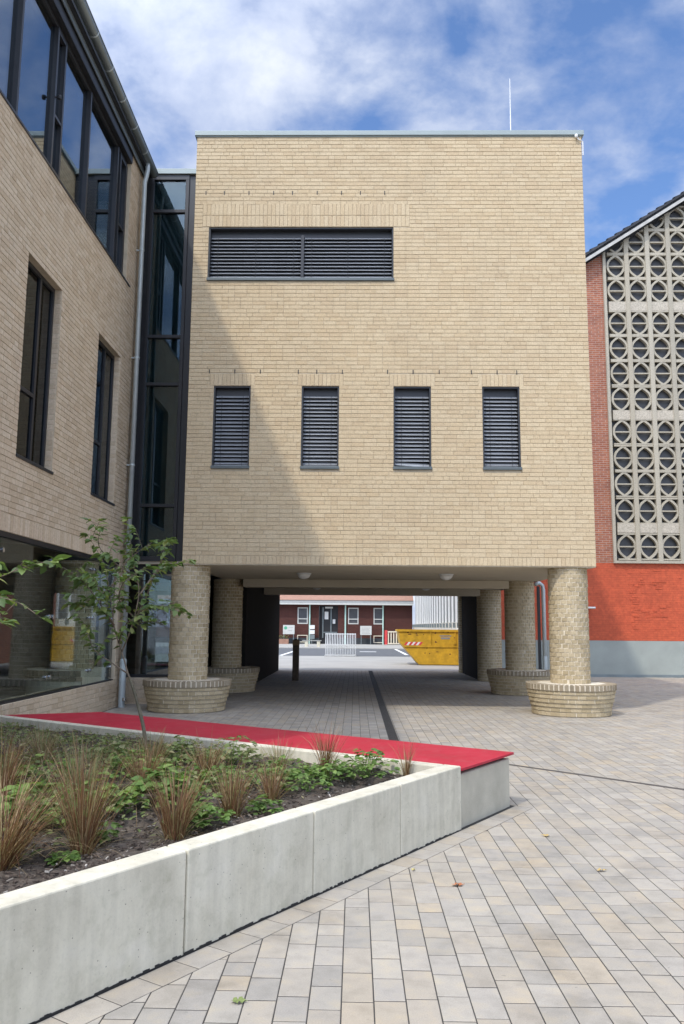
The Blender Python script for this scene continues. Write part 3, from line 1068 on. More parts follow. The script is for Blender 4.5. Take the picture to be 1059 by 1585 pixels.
# end face of the wing beside the glazed link
for r in range(137):
    z = -0.045 + r * PITCH
    segs = ((0.004, 0.12), (0.128, 0.33)) if r % 2 else ((0.004, 0.24), (0.248, 0.33))
    for (a, b) in segs:
        brick_on_plane(mb, (LX + 0.008, LY1 - 0.012), (-1, 0), (0, 1), a, b, z + 0.0045, z + PITCH - 0.0045, -0.01, 0.010)
mb.build('reveal_bricks', MAT['brick_left'], left, kind='stuff')
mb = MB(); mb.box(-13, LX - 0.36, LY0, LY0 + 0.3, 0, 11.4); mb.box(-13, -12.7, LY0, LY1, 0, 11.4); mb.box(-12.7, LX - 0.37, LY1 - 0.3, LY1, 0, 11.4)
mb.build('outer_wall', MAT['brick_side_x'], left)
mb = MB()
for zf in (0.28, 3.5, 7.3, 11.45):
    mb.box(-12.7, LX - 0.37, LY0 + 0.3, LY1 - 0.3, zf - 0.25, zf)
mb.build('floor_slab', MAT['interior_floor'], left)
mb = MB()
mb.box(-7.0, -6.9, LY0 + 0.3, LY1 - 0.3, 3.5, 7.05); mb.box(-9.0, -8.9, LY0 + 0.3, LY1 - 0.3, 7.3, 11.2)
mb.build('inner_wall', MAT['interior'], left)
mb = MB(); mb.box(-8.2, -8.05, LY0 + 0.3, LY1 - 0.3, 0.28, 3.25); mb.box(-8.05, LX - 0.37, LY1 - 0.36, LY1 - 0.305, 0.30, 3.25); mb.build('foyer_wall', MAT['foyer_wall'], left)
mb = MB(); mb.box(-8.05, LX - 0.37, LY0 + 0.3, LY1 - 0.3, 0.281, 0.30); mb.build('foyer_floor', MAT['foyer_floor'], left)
mb = MB()
mb.add([(LX + 0.15, LY0 - 0.2, 11.88), (LX + 0.15, LY1 + 0.2, 11.74), (-9, LY1 + 0.3, 14.0), (-9, LY0 - 0.3, 14.0), (LX + 0.15, LY0 - 0.2, 11.80), (LX + 0.15, LY1 + 0.2, 11.66), (-9, LY1 + 0.3, 13.9), (-9, LY0 - 0.3, 13.9), (-13.2, LY1 + 0.3, 11.6), (-13.2, LY0 - 0.3, 11.6)],
       [(0, 1, 2, 3), (7, 6, 5, 4), (4, 5, 1, 0), (3, 2, 8, 9), (1, 5, 6, 2), (0, 3, 7, 4)])
mb.build('roof', MAT['gutter'], left)
# eaves: dark soffit box, half-round gutter, brackets
mb = MB(); mb.box(LX - 0.3, LX + 0.16, LY0, LY1 + 0.15, 11.52, 11.58); mb.box(LX - 0.005, LX + 0.028, LY0, 15.93, 11.241, 11.46); mb.box(LX - 0.3, LX + 0.05, LY0, LY1 + 0.1, 11.462, 11.519)
mb.build('soffit', MAT['anthracite'], left)
mb = MB(); mb.box(LX + 0.052, LX + 0.074, LY0, LY1 + 0.15, 11.40, 11.95); mb.build('fascia', MAT['gutter'], left)


def half_pipe(mb, x, z, r, y0, y1, drop=0.0, n=12, th=0.006):
    v = []; f = []
    for yy in (y0, y1):
        dz = drop * (y0 - yy) if False else drop * (yy - y1) * -1
        for rr in (r, r - th):
            for i in range(n + 1):
                a = math.pi + math.pi * i / n
                v.append((x + rr * math.cos(a), yy, z + dz + rr * math.sin(a)))
    m = n + 1
    for i in range(n):
        f.append((i, i + 1, 2 * m + i + 1, 2 * m + i))
        f.append((m + i, 2 * m + m + i, 2 * m + m + i + 1, m + i + 1))
    f.append((0, 2 * m, 3 * m, m)); f.append((n, m + n, 3 * m + n, 2 * m + n))
    f.append(tuple(range(m)) + tuple(range(2 * m - 1, m - 1, -1)))
    f.append((tuple(range(2 * m, 3 * m)) + tuple(range(4 * m - 1, 3 * m - 1, -1)))[::-1])
    mb.add(v, f)


mb = MB(); half_pipe(mb, LX + 0.175, 11.66, 0.098, LY0 - 0.2, LY1 + 0.22, drop=0.022)
mb.tube([(LX + 0.275, LY0 - 0.2, 11.665 + 0.022 * 14.28), (LX + 0.275, LY1 + 0.22, 11.665)], 0.011, 8)
gut = mb.build('gutter', MAT['gutter'], left, smooth=False)
y = LY0 + 0.4
while y < LY1:
    b = MB(); dz = 0.022 * (LY1 + 0.22 - y)
    half_pipe(b, LX + 0.175, 11.66 + dz, 0.104, y, y + 0.03)
    b.build('gutter_bracket', MAT['zinc'], gut); y += 0.85
# downpipe with swan neck, clamps and standpipe
PXx, PYy = LX + 0.125, 16.56
mb = MB(); mb.tube([(LX + 0.175, PYy - 0.02, 11.60), (LX + 0.175, PYy, 11.45), (PXx + 0.03, PYy, 11.30), (PXx, PYy, 11.18), (PXx, PYy, 0.9)], 0.05, 14)
pipe = mb.build('downpipe', MAT['zinc'], left, smooth=True)
mb = MB(); mb.lathe([(0.066, 0.0), (0.066, 0.86), (0.07, 0.87), (0.07, 0.92), (0.053, 0.95)], (PXx, PYy), 16)
mb.lathe([(0.072, 0.52), (0.072, 0.56)], (PXx, PYy), 16)
mb.build('standpipe', MAT['zinc'], pipe)
mb = MB(); mb.lathe([(0.02, 0.12), (0.045, 0.13), (0.045, 0.19), (0.02, 0.2)], (PXx + 0.07, PYy - 0.05), 12); mb.build('cleanout_cap', MAT['chrome'], pipe)
for z in (2.6, 4.9, 7.2, 9.6):
    b = MB(); b.lathe([(0.058, z - 0.018), (0.058, z + 0.018)], (PXx, PYy), 14); b.box(LX, PXx - 0.04, PYy - 0.01, PYy + 0.01, z - 0.012, z + 0.012)
    b.build('pipe_clamp', MAT['zinc'], pipe)

# ribbon window
fx = LX - 0.10
mb = MB()
mb.box(fx - 0.06, fx + 0.02, ribbon[0], ribbon[1], ribbon[3] - 0.10, ribbon[3] - 0.0)
mb.box(fx + 0.02, LX + 0.026, ribbon[0], ribbon[1], ribbon[3] - 0.03, ribbon[3] + 0.0)
mb.box(fx - 0.06, fx + 0.02, ribbon[0], ribbon[1], ribbon[2] + 0.0, ribbon[2] + 0.07)
posts = [4.2, 5.7, 7.5, 9.05, 10.55, 13.5, 15.2]
for yy in posts:
    mb.box(fx - 0.06, fx + 0.055, yy - 0.028, yy + 0.028, ribbon[2] + 0.07, ribbon[3] - 0.10)
mb.box(fx - 0.06, fx + 0.03, ribbon[1] - 0.06, ribbon[1], ribbon[2] + 0.07, ribbon[3] - 0.10)
rw = mb.build('ribbon_window', MAT['anthracite'], left, bevel=0.004)
mb = MB(); mb.box(fx - 0.035, fx - 0.02, ribbon[0], ribbon[1], ribbon[2] + 0.05, ribbon[3] - 0.05); mb.build('pane', MAT['glass'], rw)
mb = MB(); mb.box(LX - 0.10, LX + 0.028, ribbon[0], ribbon[1] + 0.25, ribbon[2] - 0.035, ribbon[2] + 0.0); mb.build('sill', MAT['anthracite'], rw)
# opening light with its own frame and handle
for (ya, yb_) in ((11.86, 12.26), (15.38, 15.84), (8.3, 8.7)):
    mb = MB()
    for (a, b) in ((ya, ya + 0.06), (yb_ - 0.06, yb_)):
        mb.box(fx - 0.055, fx + 0.045, a, b, ribbon[2] + 0.07, ribbon[3] - 0.10)
    mb.box(fx - 0.05, fx + 0.04, ya + 0.06, yb_ - 0.06, ribbon[2] + 0.07, ribbon[2] + 0.14); mb.box(fx - 0.05, fx + 0.04, ya + 0.06, yb_ - 0.06, ribbon[3] - 0.18, ribbon[3] - 0.10)
    mb.box(fx - 0.01, fx + 0.04, ya + 0.06, yb_ - 0.06, 9.62, 9.67)
    mb.build('casement', MAT['anthracite'], rw)
mb = MB(); mb.tube([(fx + 0.045, 11.90, 9.93), (fx + 0.10, 11.90, 9.93)], 0.015, 8); mb.lathe([(0.0, 9.89), (0.03, 9.90), (0.035, 9.93), (0.03, 9.96), (0.0, 9.97)], (fx + 0.105, 11.90), 10); mb.build('handle', MAT['black'], rw)
# upright windows
for w in (w00, w0, w1, w2):
    wx = LX - 0.115
    mb = MB()
    mb.box(wx - 0.06, wx, w[0], w[0] + 0.06, w[2], w[3]); mb.box(wx - 0.06, wx, w[1] - 0.06, w[1], w[2], w[3])
    mb.box(wx - 0.06, wx, w[0] + 0.06, w[1] - 0.06, w[3] - 0.07, w[3]); mb.box(wx - 0.06, wx, w[0] + 0.06, w[1] - 0.06, w[2], w[2] + 0.07)
    mb.box(wx - 0.06, wx, w[0] + 0.78, w[0] + 0.85, w[2] + 0.07, w[3] - 0.07)
    mb.box(wx - 0.06, wx, w[0] + 0.06, w[0] + 0.78, w[2] + 1.02, w[2] + 1.08)
    win = mb.build('window', MAT['anthracite'], left)
    mb = MB(); mb.box(wx - 0.04, wx - 0.03, w[0] + 0.03, w[1] - 0.03, w[2] + 0.03, w[3] - 0.03); mb.build('pane', MAT['glass_dark'], win)
    mb = MB(); mb.box(wx - 0.02, LX + 0.03, w[0] - 0.005, w[1] + 0.02, w[2] - 0.045, w[2] + 0.0); mb.build('sill', MAT['anthracite'], win, bevel=0.004)
    mb = MB(); mb.box(wx - 0.06, LX - 0.02, w[1] - 0.10, w[1] - 0.062, w[2], w[3]) if False else None
# brick column standing just inside the ground floor glass, its ring cut by the glazing
icx, icy = -5.24, 15.35
column(icx, icy, left)
mb = MB(); core_ = MB()
hi = LX - 0.075 - icx
for (r_, za, zb) in ((0.745, 0.30, 0.383), (0.75, 0.383, 0.466), (0.772, 0.466, 0.545), (0.796, 0.545, 0.622), (0.815, 0.622, 0.70), (0.85, 0.705, 0.815)):
    n_ = 56 if r_ == 0.85 else 40
    for k in range(n_):
        th = 2 * math.pi * (k + 0.5 * (int(za * 100) % 2)) / n_
        if r_ * math.cos(th) > hi - 0.012:
            continue
        brick_on_plane(mb, (icx + math.cos(th) * r_, icy + math.sin(th) * r_), (-math.sin(th), math.cos(th)), (math.cos(th), math.sin(th)), -math.pi * r_ / n_ + 0.005, math.pi * r_ / n_ - 0.005, za + 0.005, zb - 0.003, -0.05, 0)
ring_poly = [(icx + 0.80 * math.cos(t_i), icy + 0.80 * math.sin(t_i)) for t_i in [2 * math.pi * k / 48 for k in range(48)] if 0.80 * math.cos(t_i) < hi]
core_.prism(ring_poly, 0.30, 0.81)
ir = core_.build('brick_ring', MAT['mortar_light'], left)
mb.build('brick_courses', MAT['brick_rim'], ir, kind='stuff')
# frameless ground floor glazing with point fixings
gx = LX - 0.05
mb = MB(); mb.box(gx - 0.10, LX - 0.006, shop[0], shop[1], shop[3] - 0.07, shop[3]); mb.box(gx - 0.12, gx + 0.03, shop[0], shop[1], shop[2] - 0.0, shop[2] + 0.025)
mb.box(gx - 0.14, gx - 0.02, shop[1] - 0.07, shop[1] - 0.0, shop[2] + 0.025, shop[3] - 0.07)
sf = mb.build('shopfront_frame', MAT['black'], left)
js = [3.4, 5.0, 7.0, 8.97, 10.96, 12.96, 14.95, 16.36]
for a, b in zip(js, js[1:]):
    mb = MB(); mb.box(gx - 0.012, gx, a + 0.006, b - 0.006, shop[2] + 0.02, shop[3] - 0.04); mb.build('glass_sheet', MAT['glass_clear'], sf)
fit = MB(); fit.tube([(-0.06, 0, 0), (0.012, 0, 0)], 0.016, 8); fit.tube([(0.003, 0, 0), (0.018, 0, 0)], 0.034, 14)
fit_me = fit.mesh('point_fixing', MAT['chrome'], smooth=False)
for j in js[2:]:
    for z in (0.80, 1.74, 2.62):
        for dy in ((-0.08, 0.08) if j < 16 else (-0.09,)):
            put_piece('point_fixing', fit_me, sf, Matrix.Translation((gx, j + dy, z)))
# things standing inside behind the glass
mb = MB(); mb.box(-7.3, -6.7, 6, 9.5, 0.28, 1.15); mb.box(-7.35, -6.65, 5.95, 9.55, 1.15, 1.2)
ct = thing('counter', 'dark counter seen dimly behind the ground floor glazing', 'counter', (-7.0, 7.75, 0.28)); mb.build('top', MAT['interior_floor'], ct)

# ================================================================ GLAZED LINK
CY = 17.2
link = thing('glazed_link', 'tall narrow dark glazed link between the brick wing and the cube', 'glazed link', (-4.1, CY, 2.9))
LZ0, LZ1 = 2.96, 11.70
mb = MB()
mb.box(LX - 0.3, LX + 0.10, CY - 0.0, CY + 0.18, LZ0, LZ1); mb.box(LX + 0.10, LX + 0.17, CY - 0.03, CY + 0.14, LZ0 + 0.1, LZ1 - 0.12)
mb.box(-3.88, -3.80, CY - 0.03, CY + 0.14, LZ0 + 0.1, LZ1 - 0.12); mb.box(-3.80, -3.37, CY, CY + 0.18, LZ0, LZ1)
mb.box(LX + 0.10, -3.80, CY - 0.03, CY + 0.16, LZ1 - 0.12, LZ1); mb.box(LX + 0.10, -3.80, CY - 0.03, CY + 0.16, LZ0, LZ0 + 0.1)
for z in (10.83, 7.90, 6.82, 4.15):
    mb.box(LX + 0.17, -3.88, CY - 0.03, CY + 0.14, z - 0.035, z + 0.035)
fr = mb.build('frame', MAT['anthracite'], link, bevel=0.004)
zs = [LZ0 + 0.1, 4.15 - 0.035, 4.185, 6.785, 6.855, 7.865, 7.935, 10.795, 10.865, LZ1 - 0.12]
MAT['teal_panel'] = plain('dark_teal_lining', (0.040, 0.055, 0.060), 0.7)
for a, b in zip(zs[::2], zs[1::2]):
    mb = MB(); mb.box(LX + 0.165, -3.875, CY + 0.10, CY + 0.12, a, b); mb.build('lining_panel', MAT['teal_panel'], link)
    mb = MB(); mb.box(LX + 0.16, -3.87, CY + 0.02, CY + 0.035, a - 0.01, b + 0.01); mb.build('pane', MAT['glass_link'], link)
mb = MB(); mb.box(LX - 0.3, -3.364, CY - 0.07, CY + 0.5, LZ1 + 0.005, LZ1 + 0.13); mb.build('coping', MAT['coping'], link, bevel=0.006)
mb = MB(); mb.box(LX - 0.3, -3.37, CY + 0.002, CY + 1.5, LZ0 - 0.06, LZ0 - 0.002); mb.build('lower_edge', MAT['soffit'], link)
mb = MB()
for zf in (LZ0 + 0.02, 7.3, 11.6):
    mb.box(-9, -3.4, CY + 0.2, 20.6, zf, zf + 0.25)
mb.build('floor_slab', MAT['interior_floor'], link)
mb = MB(); mb.box(-9, -3.4, 20.6, 20.8, LZ0, 11.7); mb.box(-3.5, -3.37, CY + 0.18, 20.6, LZ0, 11.6); mb.box(-9.2, -9, CY, 20.8, 0, 11.7)
mb.build('inner_wall', MAT['interior'], link)
# ground floor entrance: brick plinth, dark glazing, glazed passage side, room open to the courtyard
EY = 17.32
pb = lay(LX - 0.2, -3.72, -0.045, -0.045 + PITCH * 7, [], [], rl)
mb = MB()
for b in pb:
    brick_on_plane(mb, (0, EY), (1, 0), (0, -1), b[0], b[1], b[2], b[3], -0.012, 0.010)
mb.build('brick_courses', MAT['brick_left'], link, kind='stuff')
mb = MB(); mb.box(LX - 0.3, -3.72, EY, EY + 0.25, -0.02, 0.535); mb.build('plinth', MAT['mortar'], link)
mb = MB(); mb.box(LX - 0.3, -3.72, EY + 0.02, EY + 0.12, 0.535, 0.60); mb.box(LX - 0.3, -3.72, EY + 0.02, EY + 0.12, 2.70, 2.9); mb.box(-3.80, -3.72, EY + 0.02, EY + 0.12, 0.6, 2.7)
mb.box(-3.80, -3.72, EY + 0.12, 30.7, 2.6, 2.79); mb.box(-3.80, -3.72, EY + 0.12, 30.7, 0.0, 0.1)
for yy in (19.0, 21.0, 23.4, 25.8, 28.2, 30.5):
    mb.box(-3.80, -3.72, yy, yy + 0.08, 0.1, 2.6)
ef = mb.build('entrance_frame', MAT['black'], link)
mb = MB(); mb.box(LX - 0.3, -3.8, EY + 0.06, EY + 0.07, 0.6, 2.7); mb.build('pane', MAT['glass'], ef)
mb = MB(); mb.box(-3.77, -3.76, EY + 0.12, 30.6, 0.1, 2.6); mb.build('pane', MAT['glass_dark'], ef)
mb = MB(); mb.box(-9.2, -7.42, 30.5, 30.7, 0, 2.9); mb.box(-6.84, -3.72, 30.5, 30.7, 0, 2.9); mb.box(-7.42, -6.84, 30.5, 30.7, 0, 0.28); mb.box(-7.42, -6.84, 30.5, 30.7, 2.74, 2.9)
mb.box(-9.2, -9.05, 20.8, 30.5, 0, 2.9)
mb.build('room_wall', MAT['interior'], link)
mb = MB(); mb.box(-9.2, -3.72, EY + 0.26, 30.7, 2.95, 3.2) if False else mb.box(-9.2, -3.37, 20.8, 30.7, 2.9, 3.15); mb.build('low_roof', MAT['gutter'], link)
mb = MB(); mb.box(-9.0, -3.82, EY + 0.26, 30.5, -0.02, 0.03); mb.build('room_floor', MAT['interior_floor'], link)

# ================================================================ CHURCH
CHY = 28.6
ch = thing('church', 'brick church gable with a concrete lattice window over an orange base', 'church', (16, CHY, 0))
CX0, CXR, CX1 = 5.0, 16.2, 27.4
eave_at = lambda x: 14.98 + 0.648 * ((x if x <= CXR else 2 * CXR - x) - 8.39)
MAT['church_brick'] = laid_brick_mat('red_brickwork', (0.36, 0.135, 0.075), (0.27, 0.09, 0.055), (0.36, 0.25, 0.20), w=0.25, h=0.077, ms=0.011, axis='XZ')
MAT['church_side'] = laid_brick_mat('red_brickwork_side', (0.36, 0.135, 0.075), (0.27, 0.09, 0.055), (0.36, 0.25, 0.20), w=0.25, h=0.077, ms=0.011, axis='YZ')
MAT['orange_brick'] = laid_brick_mat('orange_painted_brickwork', (0.53, 0.098, 0.038), (0.48, 0.085, 0.034), (0.45, 0.077, 0.031), w=0.25, h=0.077, ms=0.008, axis='XZ', rough=0.6, spec=0.35)
MAT['plinth_grey'] = plain('grey_plinth_paint', (0.305, 0.33, 0.30), 0.7, var=0.13, scale=0.9)
MAT['lattice'] = brick_mat('lattice_concrete', [(0.0, (0.37, 0.335, 0.265)), (0.5, (0.43, 0.39, 0.31)), (1.0, (0.395, 0.352, 0.272))], 0.25)
MAT['lattice_band'] = plain('exposed_aggregate', (0.43, 0.385, 0.31), 0.95, var=0.3, scale=30, bmp=0.5, bscale=60)
MAT['church_glass'] = plain('leaded_glass', (0.058, 0.060, 0.066), 0.45, 0.0, var=0.25, scale=2.5)
MAT['verge'] = plain('weathered_verge', (0.42, 0.41, 0.38), 0.8, var=0.15)
MAT['tile'] = brick_mat('roof_tile', [(0.0, (0.035, 0.037, 0.042)), (0.6, (0.05, 0.052, 0.058)), (1.0, (0.065, 0.065, 0.07))])
GX0, GCOL, GP = 8.97, 19, 0.768
GX1 = GX0 + 0.12 + GCOL * GP + 0.06
GZ0 = 3.98
poly = [(CX0, 3.90), (GX0, 3.90), (GX0, eave_at(GX0) - 0.1), (CX0, eave_at(CX0) - 0.1)]


def gable_slab(mb, poly, y0, y1):
    n = len(poly)
    v = [(p[0], y0, p[1]) for p in poly] + [(p[0], y1, p[1]) for p in poly]
    f = [tuple(range(n)), tuple(range(2 * n - 1, n - 1, -1))] + [((i + 1) % n, i, n + i, n + (i + 1) % n) for i in range(n)]
    mb.add(v, f)


mb = MB()
gable_slab(mb, poly, CHY, CHY + 0.4)
mb.build('brick_wall', MAT['church_brick'], ch)
mb = MB()
gable_slab(mb, [(GX1, 3.90), (CX1, 3.90), (CX1, eave_at(CX1) - 0.1), (GX1, eave_at(GX1) - 0.1)], CHY, CHY + 0.4)
mb.build('brick_wall', MAT['church_brick'], ch)
mb = MB(); mb.box(CX0 - 0.003, CX1 + 0.003, CHY - 0.004, CHY + 0.4, 1.23, 3.899); mb.build('painted_wall', MAT['orange_brick'], ch)
# a walled-up opening shows as ragged rows of proud brick under the paint
mb = MB()
rq = random.Random(2)
for (xa, xb, za, zb, p) in ((9.55, 10.6, 3.0, 3.45, 0.5), (9.5, 10.55, 2.05, 2.4, 0.55), (9.9, 10.5, 3.55, 3.72, 0.5), (9.48, 9.62, 1.4, 3.0, 0.5), (6.2, 12.5, 1.3, 3.85, 0.03)):
    z = za
    while z < zb:
        xx = xa + rq.uniform(0, 0.1)
        while xx < xb:
            w = rq.choice((0.11, 0.23, 0.23))
            if rq.random() < p:
                mb.box(xx, xx + w, CHY - 0.004 - rq.uniform(0.006, 0.016), CHY, z, z + 0.06)
            xx += w + 0.015
        z += 0.077
mb.build('proud_bricks', MAT['orange_brick'], ch, kind='stuff')
mb = MB(); mb.box(CX0 - 0.02, CX1 + 0.02, CHY - 0.035, CHY + 0.4, 0.0, 1.228); mb.build('plinth', MAT['plinth_grey'], ch)
mb = MB(); mb.box(CX0 - 0.02, CX1 + 0.02, CHY - 0.05, CHY - 0.036, 0.0, 0.09); mb.build('base_strip', MAT['gutter'], ch)
mb = MB(); mb.box(CX0, CX0 + 0.4, CHY + 0.41, 40, 0, eave_at(CX0) - 0.1); mb.box(CX1 - 0.4, CX1, CHY + 0.41, 40, 0, eave_at(CX1) - 0.1); mb.build('side_wall', MAT['church_side'], ch)
# lattice frame
mb = MB(); gable_slab(mb, [(GX0, GZ0), (GX0 + 0.10, GZ0), (GX0 + 0.10, eave_at(GX0 + 0.1) - 0.1), (GX0, eave_at(GX0) - 0.1)], CHY - 0.10, CHY + 0.2)
mb.box(GX0, GX1, CHY - 0.12, CHY + 0.2, GZ0 - 0.09, GZ0)
lat = mb.build('lattice_frame', MAT['lattice'], ch)
mb = MB(); gable_slab(mb, [(GX0 + 0.05, GZ0), (GX1, GZ0), (GX1, eave_at(GX1) - 0.15), (CXR, eave_at(CXR) - 0.15), (GX0 + 0.05, eave_at(GX0) - 0.15)], CHY + 0.16, CHY + 0.2); mb.build('glazing', MAT['church_glass'], ch)
for i in range(GCOL):
    xm = GX0 + 0.10 + 0.07 + (i + 1) * GP - 0.07
    xa, xb = xm - 0.078, xm + 0.078
    if xb > GX1:
        break
    mb = MB()
    t0, t1 = eave_at(xa) - 0.1, eave_at(xb) - 0.1
    gable_slab(mb, [(xa, GZ0), (xb, GZ0), (xb, t1), (xa, t0)], CHY - 0.085, CHY + 0.15)
    mb.build('mullion', MAT['lattice'], lat)
CW, CHh = GP - 0.156, 0.94


def lattice_block():
    """one cast block: a square frame with two bowed bars crossing into a pointed oval and a bar across"""
    m = MB()
    w, h = CW / 2, CHh / 2
    m.box(-w, w, -0.045, 0.13, h - 0.055, h); m.box(-w, w, -0.045, 0.13, -h, -h + 0.055)
    m.box(-w, w, -0.02, 0.10, -0.022, 0.022)
    hh = h - 0.03
    for sg in (-1, 1):
        # bowed bar: starts at the far top corner side, bulges to sg*w at the middle
        pts = []
        n = 14
        for i in range(n + 1):
            z = -hh + 2 * hh * i / n
            q = z / hh
            xx = sg * (w * 0.98 - (w * 1.12) * abs(q) ** 2.3)
            pts.append((xx, z))
        v = []; f = []
        for i, (xx, z) in enumerate(pts):
            a = pts[max(i - 1, 0)]; b = pts[min(i + 1, n)]
            d = np.array([b[0] - a[0], b[1] - a[1]]); d /= np.linalg.norm(d); nn = np.array([-d[1], d[0]]) * 0.037
            for (sx, yy) in ((1, -0.035), (-1, -0.035), (-1, 0.12), (1, 0.12)):
                v.append((xx + nn[0] * sx, yy + 0.002 * sg, z + nn[1] * sx))
        for i in range(n):
            for k in range(4):
                f.append((4 * i + k, 4 * i + (k + 1) % 4, 4 * i + 4 + (k + 1) % 4, 4 * i + 4 + k))
        m.add(v, [q[::-1] for q in f])
    return m


blk = lattice_block()
blk_me = blk.mesh('lattice_block', MAT['lattice'])
rows_z = [4.475, 5.735, 6.690, 7.625, 8.575, 9.78, 10.73, 11.67, 12.61, 13.84, 14.78, 15.72, 16.66, 17.9, 18.84, 19.78]
bands = [5.118, 9.19, 13.235, 17.29]
for i in range(GCOL):
    xc = GX0 + 0.10 + 0.07 + i * GP + GP / 2 - 0.07
    lim = min(eave_at(xc - CW / 2), eave_at(xc + CW / 2)) - 0.12
    lim_hi = max(eave_at(xc - CW / 2), eave_at(xc + CW / 2)) - 0.12
    for z in rows_z:
        if z + CHh / 2 <= lim:
            put_piece('lattice_block', blk_me, lat, Matrix.Translation((xc, CHY, z)))
        elif z - CHh / 2 < lim_hi:
            bm = bmesh.new(); bm.from_mesh(blk_me)
            sl = 0.648 if xc < CXR else -0.648
            nrm = Vector((-sl, 0, 1)).normalized()
            bmesh.ops.bisect_plane(bm, geom=bm.verts[:] + bm.edges[:] + bm.faces[:], plane_co=Vector((0, 0, eave_at(xc) - 0.12 - z)), plane_no=nrm, clear_outer=True)
            me = bpy.data.meshes.new('lattice_block'); bm.to_mesh(me); bm.free(); me.materials.append(MAT['lattice']) if not me.materials else None
            if len(me.polygons):
                put_piece('lattice_block', me, lat, Matrix.Translation((xc, CHY, z)))
    for z in bands:
        if z + 0.16 < lim:
            mb = MB(); mb.box(-CW / 2, CW / 2, -0.05, 0.13, -0.158, 0.158)
            put_piece('band_panel', mb.mesh('band_panel', MAT['lattice_band']), lat, Matrix.Translation((xc, CHY, z)))
# roof with verge board and tiles along the verge
roof = MB()
t_ = 0.12
for sgn in (1, -1):
    xs = [CX0 - 0.5, CXR] if sgn == 1 else [CX1 + 0.5, CXR]
    za, zb = eave_at(xs[0]), eave_at(xs[1])
    v = [(xs[0], CHY - 0.32, za), (xs[1], CHY - 0.32, zb), (xs[1], 40.3, zb), (xs[0], 40.3, za)]
    v += [(a, b, c + t_) for a, b, c in v]
    f = [(3, 2, 1, 0), (4, 5, 6, 7), (0, 1, 5, 4), (1, 2, 6, 5), (2, 3, 7, 6), (3, 0, 4, 7)]
    if sgn == -1:
        f = [q[::-1] for q in f]
    roof.add(v, f)
rf = roof.build('roof', MAT['tile'], ch)
vb = MB()
for sgn in (1, -1):
    xa, xb = (CX0 - 0.5, CXR) if sgn == 1 else (CX1 + 0.5, CXR)
    for (d0, d1, ya, yb_) in ((-0.10, 0.03, CHY - 0.36, CHY - 0.322),):
        v = [(xa, ya, eave_at(xa) + d0), (xb, ya, eave_at(xb) + d0), (xb, ya, eave_at(xb) + d1), (xa, ya, eave_at(xa) + d1)]
        v += [(p[0], yb_, p[2]) for p in v]
        f = [(0, 1, 2, 3), (7, 6, 5, 4), (1, 0, 4, 5), (2, 1, 5, 6), (3, 2, 6, 7), (0, 3, 7, 4)]
        if sgn == -1:
            f = [q[::-1] for q in f]
        vb.add(v, f)
vb.build('verge_board', MAT['verge'], rf)
tm = MB()
# profiled tile, 0.42 m long up the slope
tm.add([(-0.24, -0.18, 0.01), (0.24, -0.18, 0.0), (0.24, 0.18, 0.0), (-0.24, 0.18, 0.01), (-0.24, -0.18, 0.12), (0.24, -0.18, 0.05), (0.24, 0.18, 0.05), (-0.24, 0.18, 0.12), (-0.24, -0.06, 0.15), (0.24, -0.06, 0.07)],
       [(3, 2, 1, 0), (0, 1, 5, 4), (4, 5, 9, 8), (8, 9, 6, 7), (3, 7, 6, 2), (0, 4, 8, 7, 3), (1, 2, 6, 9, 5)])
tile_me = tm.mesh('roof_tile', MAT['tile'])
ang = math.atan(0.648)
n = 0
step = 0.37
xx = CX0 - 0.3
while xx < CXR - 0.1:
    for row in range(3):
        put_piece('roof_tile', tile_me, rf, Matrix.Translation((xx, CHY - 0.20 + row * 0.34, eave_at(xx) + t_)) @ Matrix.Rotation(-ang, 4, 'Y'))
    xx += step * math.cos(ang)
wl = thing('wall_lamp', 'short white tube lamp sticking out of the orange wall', 'wall lamp', (8.1, CHY, 2.34))
mb = MB(); mb.tube([(7.9, CHY - 0.25, 2.34), (8.22, CHY - 0.25, 2.34)], 0.035, 12); mb.build('tube', MAT['white'], wl)
mb = MB(); mb.box(8.02, 8.10, CHY - 0.24, CHY, 2.31, 2.37); mb.build('bracket', MAT['white'], wl)

# ================================================================ PLANTER AND BENCH
planter = thing('raised_planter', 'low pale concrete planter with a corner pointing at the passage', 'planter', (*pl(-3, 2), 0))
PT = 0.155; PZ = 0.50
edges = [0.0, -1.0, -2.06, -3.15, -4.24, -5.33, -6.42, -7.5]


def quad_prism(a, b, c, d, z0, z1):
    m = MB(); m.prism([a, b, c, d], z0, z1); return m


for a, b in zip(edges, edges[1:]):
    a2 = a - 0.006 if a < 0 else a - 0.012
    m = quad_prism(pl(a2, 0), pl(b + 0.004, 0), pl(b + 0.004, PT), pl(a2, PT), -0.02, PZ + random.uniform(-0.0015, 0.0015))
    m.build('wall_panel', MAT['concrete'], planter, bevel=0.009)
m = quad_prism(pl(-0.012, PT + 0.004), pl(-0.13, PT + 0.004), pl(-0.13, 6.63), pl(-0.012, 6.53), -0.02, PZ - 0.001)
m.build('rear_wall', MAT['concrete'], planter, bevel=0.009)
m = MB(); m.box(-4.73, -4.60, 0.4, 10.35, -0.02, 0.47); m.build('side_wall', MAT['concrete'], planter, bevel=0.006)
SOIL = 0.385
